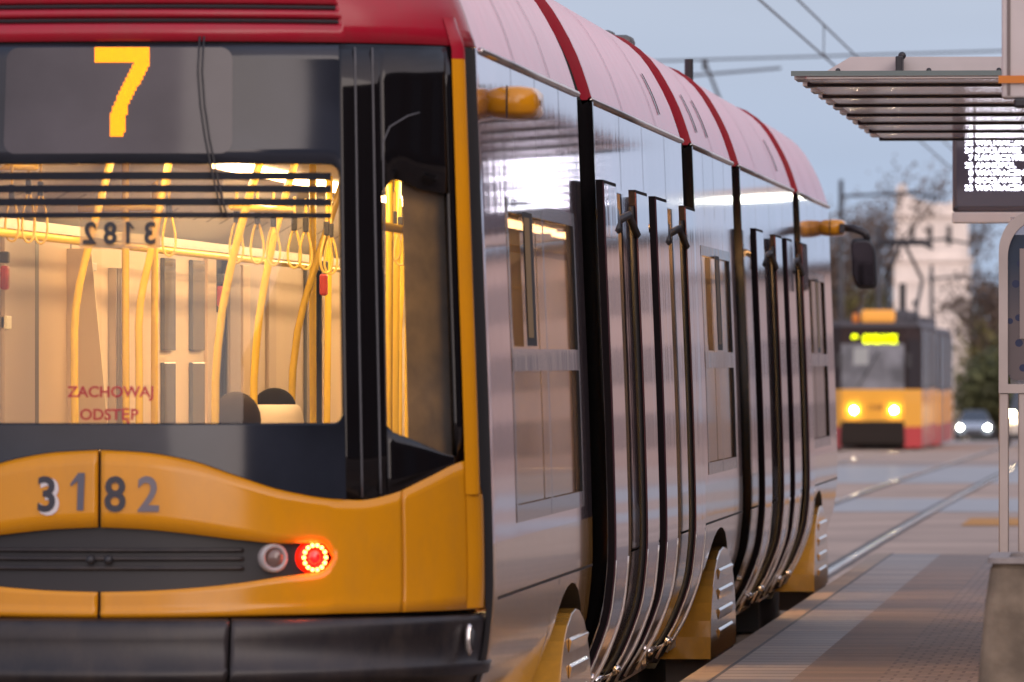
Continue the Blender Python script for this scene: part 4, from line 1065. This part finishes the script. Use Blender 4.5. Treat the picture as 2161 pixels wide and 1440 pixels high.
# ------------------------------------------------------------------ old tram approaching
D1 = 190.0
def oldtram(yf, lead, label):
    zg = gz_(yf+6); t = Thing('old_tram', label, 'tram', (-7.15, yf, zg), group='coupled pair of old trams')
    xl_, xr_ = -8.36, -5.98; fl, fr_ = -7.90, -6.38
    zz = lambda py: PZ(py, D1, 1846) - gz_(D1+6) + zg
    L_ = 13.4
    oy = mat('old_yellow', (.85, .40, .02), .4, coat=.5); orr = mat('old_red', (.48, .03, .03), .4, coat=.5); dkm = mat('old_dark', (.022, .016, .013), .6, spec=.2)
    om = mat('old_mullion', (.035, .022, .022), .5, spec=.2); og = mat('old_glass', (.19, .20, .225), .12, var=.5, vscale=1.6); os_ = mat('old_side_glass', (.03, .026, .03), .35, spec=.12); roofm = mat('old_roof', (.07, .07, .085), .6)
    out_ = [(fl, yf), (fr_, yf), (xr_, yf+.65), (xr_, yf+L_-.5), (fr_, yf+L_), (fl, yf+L_), (xl_, yf+L_-.5), (xl_, yf+.65)]
    def shell_(z0, z1, mt, nm, idx, inset=0, par=t):
        m = MB()
        for k in idx:
            a, b = out_[k], out_[(k+1) % 8]
            ia = ((a[0]+7.15)*(1-inset)-7.15, a[1]); ib = ((b[0]+7.15)*(1-inset)-7.15, b[1])
            m.quad((ia[0], ia[1]+inset, z0), (ib[0], ib[1]+inset, z0), (ib[0], ib[1]+inset, z1), (ia[0], ia[1]+inset, z1))
        return m.build(nm, mt, par)
    z_b, z_r, z_y, z_w, z_t = zz(945), zz(901), zz(822), zz(726), zz(690)
    shell_(z_b, z_r, orr, 'lower_red_panel', (1, 2, 3, 5, 6, 7)); shell_(z_r, z_y, oy, 'yellow_panel', (1, 2, 3, 5, 6, 7))
    shell_(zz(889), z_y, oy, 'front_panel', (0,)); shell_(z_b+.02, zz(889), dkm, 'front_bumper', (0,))
    shell_(zz(889), z_y, oy, 'rear_panel', (4,)); shell_(z_b+.02, zz(889), dkm, 'rear_bumper', (4,))
    shell_(z_y, z_t, om, 'window_surround', (1, 2, 3, 4, 5, 6, 7), .002); shell_(z_w, z_t, om, 'sign_fascia', (0,))
    shell_(z_y, z_w, og, 'windscreen', (0,))
    m = MB(); m.prism([(fl, zz(889)), (fr_, zz(889)), (fr_+.02, z_b+.1), (fl-.02, z_b+.1)], 'y', yf-.25, yf-.002); m.build('coupler_cover', dkm, t)
    # side windows and doors
    for k in range(9):
        y0 = yf+.95+k*1.36
        door = k in (0, 3, 7)
        if door:
            o = MB().box(xr_-.01, xr_+.012, y0, y0+1.15, z_b+.03, z_t-.05).build('door', mat('door_grey', (.20, .16, .15), .3, coat=.5), t)
            MB().box(xr_+.012, xr_+.02, y0+.1, y0+.5, z_y-.3, z_t-.15).build('door_window', og, o); MB().box(xr_+.012, xr_+.02, y0+.62, y0+1.05, z_y-.3, z_t-.15).build('door_window', og, o)
        else: MB().box(xr_-.01, xr_+.012, y0, y0+1.2, z_y+.06, z_t-.1).build('side_window', os_, t)
    MB().quad((fr_+.03, yf+.04, z_y+.05), (xr_-.03, yf+.62, z_y+.05), (xr_-.03, yf+.62, z_w), (fr_+.03, yf+.04, z_w))
    m = MB(); m.quad((fr_+.06, yf+.08, z_y+.05), (xr_-.04, yf+.55, z_y+.05), (xr_-.04, yf+.55, z_w+.1), (fr_+.06, yf+.08, z_w+.1)); m.v = [(a+.012, b-.012, c) for a, b, c in m.v]; m.build('corner_window', os_, t)
    for k in range(10):
        y0 = yf+.80+k*1.36; MB().box(xr_, xr_+.014, y0, y0+.12, z_y+.04, z_t-.04).build('window_post', om, t)
        MB().box(xr_, xr_+.012, y0, y0+.10, z_r+.02, z_y-.02).build('yellow_rib', oy, t); MB().box(xr_, xr_+.012, y0, y0+.10, z_b+.02, z_r).build('red_rib', orr, t)
    MB().tube([(xr_+.03, yf+.7, z_y+.02), (xr_+.03, yf+L_-.6, z_y+.02)], .02, 5).build('waist_rail', om, t)
    MB().tube([(-7.5, yf-.02, z_y+.05), (-7.0, yf-.03, z_y+.9)], .015, 4).build('wiper', darkp, t)
    # roof
    m = MB(); m.prism([(xl_-.01, z_t), (xr_+.01, z_t), (xr_-.10, z_t+.12), (fr_-.2, z_t+.2), (fl+.2, z_t+.2), (xl_+.10, z_t+.12)], 'y', yf+.35, yf+L_-.3); m.build('roof', roofm, t)
    m = MB(); m.prism([(fl-.05, z_t), (fr_+.05, z_t), (fr_, z_t+.10), (fl, z_t+.10)], 'y', yf-.05, yf+.4); m.build('roof_brow', roofm, t)
    for yy in (3.2, 6.5, 9.5): MB().box(-7.6, -6.35, yf+yy, yf+yy+1.4, z_t+.18, z_t+.42).build('roof_box', roofm, t, bevel=.04)
    for yy in (2.4, 10.2):
        m = MB(); K = 16
        for x_ in (xr_-.28, xl_+.18): 
            m.prism([(yf+yy+a_+.33*math.cos(2*math.pi*q/K), zg+.33+.33*math.sin(2*math.pi*q/K)) for q in range(K) for a_ in (0,)], 'x', x_, x_+.1)
        m.build('wheel', rubber, t)
    if lead:
        o = MB().box(PX(1816, D1), PX(1888, D1), yf+.15, yf+.5, zz(682), zz(654)).build('line_box', mat('line_box_orange', (.80, .36, .05), .5, emis=(1, .42, .08), es=.25), t, bevel=.08)
        MB().ball((PX(1804, D1), yf+.3, zz(674)), .12, 8, .7, .7, 1.3).build('beacon', mat('beacon_orange', (.7, .22, .02), .4), t, smooth=True)
        hl = emat('headlamp_warm', (1, .80, .52), 160)
        for px in (1802, 1887):
            m = MB(); xx = PX(px, D1); zz_ = zz(866); K = 16
            m.prism([(xx+.058*math.cos(2*math.pi*q/K), zz_+.058*math.sin(2*math.pi*q/K)) for q in range(K)], 'y', yf-.04, yf-.001); m.build('headlamp', hl, t)
        ly = emat('old_led', (.90, 1.0, .0), 3.0)
        for s_, px0, px1 in (('9', 1797, 1811), ('GOCŁAWEK', 1821, 1895)):
            v, f = text2d(s_, .27, .016); xs_ = [p[0] for p in v]; a_, b_ = min(xs_), max(xs_); m = MB(); X0, X1 = PX(px0, D1), PX(px1, D1)
            m.v = [(X0 + (p[0]-a_)/(b_-a_)*(X1-X0), yf-.012, zz(724)+p[1]) for p in v]; m.f = f; m.build('destination_text', ly, t)
        v, f = text2d('1348', .20, .004); m = MB(); m.v = [(PX(1846, D1)+p[0], yf-.006, zz(866)+p[1]) for p in v]; m.f = f; m.build('fleet_number', mat('old_number', (.35, .12, .01), .5), t)
        # driver's cab seen in the windscreen
        MB().box(fl+.3, fl+.65, yf-.004, yf-.002, zz(770), zz(735)).build('sun_blind', mat('blind', (.35, .38, .38), .5), t)
        for x_ in (fr_+.06, fl-.1): MB().box(x_, x_+.12, yf-.15, yf-.08, zz(775), zz(745)).build('wing_mirror', darkp, t)
        # pantograph
        pg = Thing('x', '', '') if False else None
        yp = yf+5; cx = PX(1905, yf+5)
        zc = PZ(515, yf+5, 1900)
        m = MB(); kx = cx
        m.tube([(kx-.3, yp, z_t+.25), (kx-.45, yp+1.2, z_t+1.2), (kx-.05, yp, zc)], .045, 6); m.tube([(kx+.3, yp, z_t+.25), (kx+.45, yp+1.2, z_t+1.2), (kx+.05, yp, zc)], .045, 6)
        m.tube([(kx, yp, z_t+.2), (kx, yp, z_t+1.1)], .10, 6)
        for dz_ in (0, .08): m.tube([(kx-.75, yp, zc-.12), (kx-.5, yp, zc+dz_), (kx+.5, yp, zc+dz_), (kx+.75, yp, zc-.12)], .05, 6)
        m.build('pantograph', darkp, t)
oldtram(D1, True, 'old yellow and red high-floor tram coming with headlamps lit and a yellow destination sign')
oldtram(D1+14.1, False, 'second old yellow and red tram coupled behind the lead one')

# ------------------------------------------------------------------ cars
def car(x, y, label, body, hlcol, hs, sx=1.0, hz=1.45, two=True, hlz=.66):
    z0 = gz_(y); t = Thing('car', label, 'car', (x, y, z0), group='cars coming along the road'); Wc = .88*sx
    rows = []
    for yy, zt_, ww in ((0, .62, .8), (.08, .72, .95), (1.0, .92, 1), (1.3, .97, 1), (3.9, 1.0, 1), (4.3, .85, .9)):
        rows.append([(x+a*Wc*ww, y+yy, z0+b) for a, b in ((-1, .28), (-1.0, zt_*.75), (-.9, zt_), (.9, zt_), (1.0, zt_*.75), (1, .28))])
    m = MB(); m.grid(rows); m.f.append(tuple(range(6))); b_ = m.build('body', body, t, smooth=False, bevel=.03)
    m = MB(); rows = []
    for yy, zt_, ww in ((1.1, .95, .86), (1.9, hz, .66), (3.2, hz, .66), (4.1, .98, .82)):
        rows.append([(x+a*ww*Wc, y+yy, z0+b) for a, b in ((-1, .93), (-1, zt_*.5+.45), (-.93, zt_), (.93, zt_), (1, zt_*.5+.45), (1, .93))])
    m.grid(rows); m.build('cabin', mat('car_glass', (.03, .035, .045), .05, coat=1), t, smooth=False)
    MB().box(x-.55*Wc, x+.55*Wc, y+1.95, y+3.2, z0+hz, z0+hz+.02).build('roof', body, t)
    MB().box(x-.5*Wc, x+.5*Wc, y-.02, y+.05, z0+.36, z0+.55).build('grille', darkp, t)
    MB().box(x-.98*Wc, x+.98*Wc, y-.04, y+.1, z0+.2, z0+.34).build('bumper', darkp, t)
    for s_ in (-1, 1):
        MB().ball((x+s_*.76*Wc, y-.03, z0+hlz), .085, 8, 1.1, .5, .8).build('headlight', emat('car_lamp_%d' % hs, hlcol, hs), t)
        for yy in (.8, 3.5):
            K = 14; m = MB(); m.prism([(y+yy+.31*math.cos(2*math.pi*q/K), z0+.31+.31*math.sin(2*math.pi*q/K)) for q in range(K)], 'x', x+s_*Wc-.1, x+s_*Wc+.1); m.build('wheel', rubber, t)
silver = mat('car_silver', (.30, .36, .45), .25, metal=.5, coat=1); whitec = mat('car_white', (.5, .5, .5), .3, coat=1)
yc = 385; car(PX(2055, yc), yc, 'silver-blue car with bright headlights beside the far end of the old tram', silver, (1, 1, .75), 130, 1.0)
yc = 205; car(PX(2133, yc)+.70, yc, 'pale van with one warm headlight showing between the legs of the timetable case', whitec, (1, .75, .4), 110, 1.0, 1.9, hlz=.86)

# ------------------------------------------------------------------ overhead wires
wm = mat('wire', (.10, .10, .11), .5, metal=.5)
def wire_x(px, py, lat_): 
    dx, dz = ray(px, py); d = -lat_/dx; return d, CAMZ + dz*d
for lt, pts, nm, lb in ((3.505, ((1640, 37), (1940, 293)), 'contact_wire', 'overhead contact wire above the near track'), (3.505, ((1656, 0), (1800, 120)), 'catenary_wire', 'upper messenger wire sagging above the contact wire')):
    (a, az), (b, bz) = wire_x(*pts[0], lt), wire_x(*pts[1], lt)
    m = MB(); n = 24; z_ = CAMZ + (az-CAMZ)
    zc_ = az if nm == 'contact_wire' else (az+bz)/2
    if nm == 'contact_wire':
        zc_ = (az+bz)/2; ptsw = [(-lt, y, zc_) for y in lin(30, 150, 12)]; CZ = zc_
    else:
        ptsw = [(-lt, y, CZ + .32) for y in lin(30, 150, 24)]
    m.tube(ptsw, .011, 5); o = m.build(nm, wm); o['label'] = lb; o['category'] = 'overhead wire'
    if nm == 'catenary_wire':
        for y in (36.5, 46.0, 56, 80, 100):
            z_ = interp([(p[1], p[2]) for p in ptsw], y)
            m2 = MB(); m2.tube([(-lt, y, CZ), (-lt, y+.03, (CZ+z_)/2), (-lt, y, z_)], .006, 4); m2.ball((-lt, y, CZ+.01), .02, 4); m2.build('dropper', wm, o)
# span wires across the street
for d, pa, pb, r, lb in ((150, (1200, 118), (2161, 100), .02, 'thin span wire crossing the sky above the canopy level'), (170, (1280, 160), (1510, 150), .03, 'short slack span wire with insulator above the tram roof')):
    m = MB(); A = Vector(P(*pa, d)); B_ = Vector(P(*pb, d)); A2 = A + (A-B_)*2; m.tube([A2, (A2+B_)/2+Vector((0, 0, -.2)), B_ + (B_-A)*.6], r, 5); o = m.build('span_wire', wm); o['label'] = lb; o['category'] = 'overhead wire'
p1 = Vector(P(1487, 130, 168)); p2 = Vector(P(1520, 212, 168)); m = MB(); m.ball(p1, .07, 6); m.ball(p1+Vector((0, 0, -.13)), .06, 6); m.tube([p1, p2], .035, 5)
o = m.build('wire_insulator', darkp); o['label'] = 'dark insulator hanging on the span wire above the tram roof'; o['category'] = 'insulator'
# traction poles
def tpole(px, d, ytop, label):
    x = PX(px, d); z0 = gz_(d); t = Thing('traction_pole', label, 'pole', (x, d, z0), group='traction poles beside the tracks')
    zt_ = PZ(ytop, d, px); MB().tube([(x, d, z0), (x, d, (z0+zt_)/2), (x, d, zt_)], [.11, .09, .07], 8).build('mast', darkp, t, smooth=True)
    MB().tube([(x, d, zt_-.5), (x+2.2, d, zt_-.4), (x+3.0, d, zt_-.55)], .05, 6).build('bracket_arm', darkp, t)
    MB().ball((x+2.2, d, zt_-.38), .07, 6).build('insulator', darkp, t)
tpole(1855, 260, 480, 'thin dark pole rising behind the old tram roof'); tpole(1775, 240, 380, 'tall dark pole right beside the nose of the stopped tram'); tpole(1966, 300, 560, 'short dark pole in front of the stone tower')

# ------------------------------------------------------------------ tower
dt = 500.0; stone = mat('pale_stone', (.88, .80, .73), .85, var=.15, vscale=.6)
t = Thing('stone_tower', 'pale stone bridge tower with cornices and a corner turret', 'tower', (PX(1965, dt), dt, gz_(dt)))
def X_(px): return PX(px, dt)
def Z_(py): return PZ(py, dt, 1960)
zg = gz_(dt)-1
MB().box(X_(1887), X_(2046), dt, dt+5, zg, Z_(550)).build('shaft', stone, t)
MB().box(X_(1884), X_(2050), dt-.2, dt+5.2, Z_(552), Z_(543)).build('cornice', stone, t)
MB().box(X_(1890), X_(2040), dt, dt+5, Z_(543), Z_(455)).build('belfry', stone, t)
MB().box(X_(1886), X_(2043), dt-.2, dt+5.2, Z_(457), Z_(449)).build('cornice', stone, t)
m = MB(); m.prism([(X_(1890), Z_(449)), (X_(2040), Z_(449)), (X_(2040), Z_(424)), (X_(2018), Z_(420)), (X_(2000), Z_(430)), (X_(1960), Z_(428)), (X_(1935), Z_(418)), (X_(1914), Z_(412)), (X_(1890), Z_(412))], 'y', dt, dt+4); m.build('parapet', stone, t)
m = MB(); m.box(X_(1892), X_(1913), dt, dt+.8, Z_(412), Z_(396)); m.prism([(X_(1890), Z_(396)), (X_(1915), Z_(396)), (X_(1903), Z_(386))], 'y', dt, dt+.8); m.build('turret', stone, t)
for px in (1925, 1963, 2003):
    MB().box(X_(px-5), X_(px+5), dt-.03, dt+.05, Z_(518), Z_(476)).build('window', mat('dark_opening', (.03, .03, .035), .5), t)
for px, py in ((1963, 590), (2022, 588), (2022, 635), (2020, 700), (1930, 640)):
    MB().box(X_(px-4), X_(px+4), dt-.03, dt+.05, Z_(py+7), Z_(py-7)).build('window', MATS['dark_opening'], t)
m = MB(); m.box(X_(1887), X_(2046), dt-.08, dt+.02, Z_(598), Z_(594)); m.build('string_course', stone, t)

# ------------------------------------------------------------------ trees and bushes
barkm = mat('bark', (.075, .058, .05), .9, var=.3); 
leafs = [mat('leaf_a', (.17, .15, .04), .7, var=.5, vscale=.8), mat('leaf_b', (.10, .085, .05), .7, var=.5, vscale=.8), mat('leaf_c', (.09, .10, .04), .8, var=.5, vscale=.8), mat('leaf_bud', (.13, .095, .075), .8)]
def tree(x, y, h, label, leafmat, nleaf, ls, seed, spread=.42, group='trees behind the old tram'):
    r = random.Random(seed); z0 = gz_(y)-.3; t = Thing('tree', label, 'tree', (x, y, z0), group=group)
    tr = MB(); tw = []
    def limb(p, d, L, rad, lev):
        q = p + d*L; mid = p + d*L*.5 + Vector((r.uniform(-.06, .06)*L, r.uniform(-.06, .06)*L, 0))
        tr.tube([p, mid, q], [rad, rad*.8, rad*.55], 5 if lev < 2 else 3, False)
        if lev >= 4: tw.append(q); return
        if lev >= 2: tw.append(mid)
        for k in range(3 if lev < 3 else 2):
            nd = (d + Vector((r.uniform(-1, 1), r.uniform(-1, 1), r.uniform(-.15, .55)))*spread*1.5).normalized()
            limb(p + d*L*r.uniform(.55, 1), nd, L*r.uniform(.55, .78), rad*.55, lev+1)
    limb(Vector((x, y, z0)), Vector((r.uniform(-.05, .05), 0, 1)), h*.36, h*.018, 0)
    tr.build('trunk', barkm, t)
    m = MB()
    for k in range(nleaf):
        c = r.choice(tw) + Vector((r.gauss(0, 1), r.gauss(0, 1), r.gauss(0, 1)))*h*.035; a = Vector((r.gauss(0, 1), r.gauss(0, 1), r.gauss(0, 1))).normalized()*ls; b = a.cross(Vector((r.gauss(0, 1), r.gauss(0, 1), 1))).normalized()*ls*.6
        m.quad(c-a, c-b, c+a, c+b)
    m.build('crown', leafmat, t)
def bush(x, y, w_, h, label, lm, seed, n=4000):
    r = random.Random(seed); z0 = gz_(y); t = Thing('bush', label, 'bush', (x, y, z0), group='bushes along the far road')
    tr = MB(); m = MB()
    bl = [(r.uniform(-.5, .5)*w_, r.uniform(-.4, .4)*w_*.6, r.uniform(.1, .75)*h, r.uniform(.14, .30)*h) for _ in range(14)]
    for bx, by, bz, br in bl: tr.tube([(x+bx*.3, y+by*.3, z0), (x+bx*.7, y+by*.7, z0+bz*.6), (x+bx, y+by, z0+bz)], [.06, .04, .02], 4)
    tr.build('stems', barkm, t)
    for k in range(n):
        bx, by, bz, br = r.choice(bl); v = Vector((r.gauss(0, 1), r.gauss(0, 1), r.gauss(0, 1))).normalized()*br*r.uniform(.5, 1.1)
        c = Vector((x+bx, y+by, z0+bz))+v; a = Vector((r.gauss(0, 1), r.gauss(0, 1), r.gauss(0, 1))).normalized()*.18; b = a.cross(v).normalized()*.13
        m.quad(c-a, c-b, c+a, c+b)
    m.build('foliage', lm, t)
tl = [(1770, 430, 17.0, 'nearly bare tree just behind the nose of the stopped tram', 3, 700, .10), (1812, 520, 19.0, 'nearly bare grey-brown tree left of the stone tower', 3, 900, .10),
      (1858, 530, 19.0, 'nearly bare tree touching the left side of the stone tower', 3, 800, .10), (1925, 620, 23.0, 'top of a bare tree showing above the stone tower', 3, 500, .12),
      (2085, 525, 14.0, 'dark leafless tree right of the stone tower', 3, 600, .10), (2125, 440, 12.0, 'bare tree behind the timetable case', 3, 500, .10), (1735, 430, 15, 'bare tree hidden mostly by the stopped tram', 3, 400, .1)]
for k, (px, d, h, lb, lm, nl, ls) in enumerate(tl): tree(PX(px, d), d, h, lb, leafs[lm], nl*3, ls*1.5, 20+k)
bl_ = [(1765, 505, 6, 11.5, 'olive bush at the nose of the stopped tram', 0), (1820, 508, 6, 11.0, 'olive bush behind the orange roof box of the old tram', 0), (1868, 512, 4.5, 11.6, 'brownish bush left of the tower foot', 1),
       (2064, 506, 3.0, 10.4, 'dark green bush right of the tower foot', 2), (2092, 500, 3.4, 9.6, 'yellow-green bush above the silver-blue car', 0), (2128, 398, 3.4, 6.0, 'dark bush behind the timetable case legs', 2)]
for k, (px, d, w_, h, lb, lm) in enumerate(bl_): bush(PX(px, d), d, w_, h, lb, leafs[lm], 50+k)

# unseen dark block added at the right to darken reflections in the tram corner
t = Thing('offscreen_building', 'unseen dark block added at the right to darken reflections on the tram', 'building', (22, 30, 0))
MB().box(13, 32, -8, 78, 0, 9.5).build('wall', mat('dark_block_wall', (.06, .045, .04), .8, var=.3, vscale=.8), t)
MB().box(12.7, 32.3, -8.3, 78.3, 9.5, 9.9).build('roof', dk, t)
for i in range(20):
    for j in range(3): MB().box(12.96, 13.02, -5+i*4, -3.2+i*4, 1.2+j*3, 2.9+j*3).build('window', mat('house_window', (.05, .06, .08), .1), t)
# ------------------------------------------------------------------ houses down the street to the right (mirrored in the tram side)
hb = [mat('plaster_a', (.62, .50, .46), .85, var=.15, vscale=.3), mat('plaster_b', (.52, .40, .36), .85, var=.15, vscale=.3), mat('plaster_c', (.68, .56, .52), .85, var=.15, vscale=.3)]
for k, (x0, x1, y0, h) in enumerate(((2, 14, 330, 8.5), (15, 30, 320, 10), (31, 48, 300, 9), (50, 75, 280, 11))):
    z0 = gz_(y0)-.5; t = Thing('offscreen_building', ['low beige house', 'brown plaster house', 'pale plaster house', 'long beige block'][k] + ' beyond the right edge, down the street', 'building', ((x0+x1)/2, y0, z0), group='buildings down the street')
    MB().box(x0, x1, y0, y0+12, z0, z0+h).build('wall', hb[k % 3], t); MB().box(x0-.3, x1+.3, y0-.3, y0+12.3, z0+h, z0+h+.4).build('roof', dk, t)
    for i in range(int((x1-x0)/2.6)):
        for j in range(int(h/3)):
            MB().box(x0+1+i*2.6, x0+2.2+i*2.6, y0-.04, y0+.02, z0+1.3+j*3, z0+2.9+j*3).build('window', og_ if False else mat('house_window', (.05, .06, .08), .1), t)
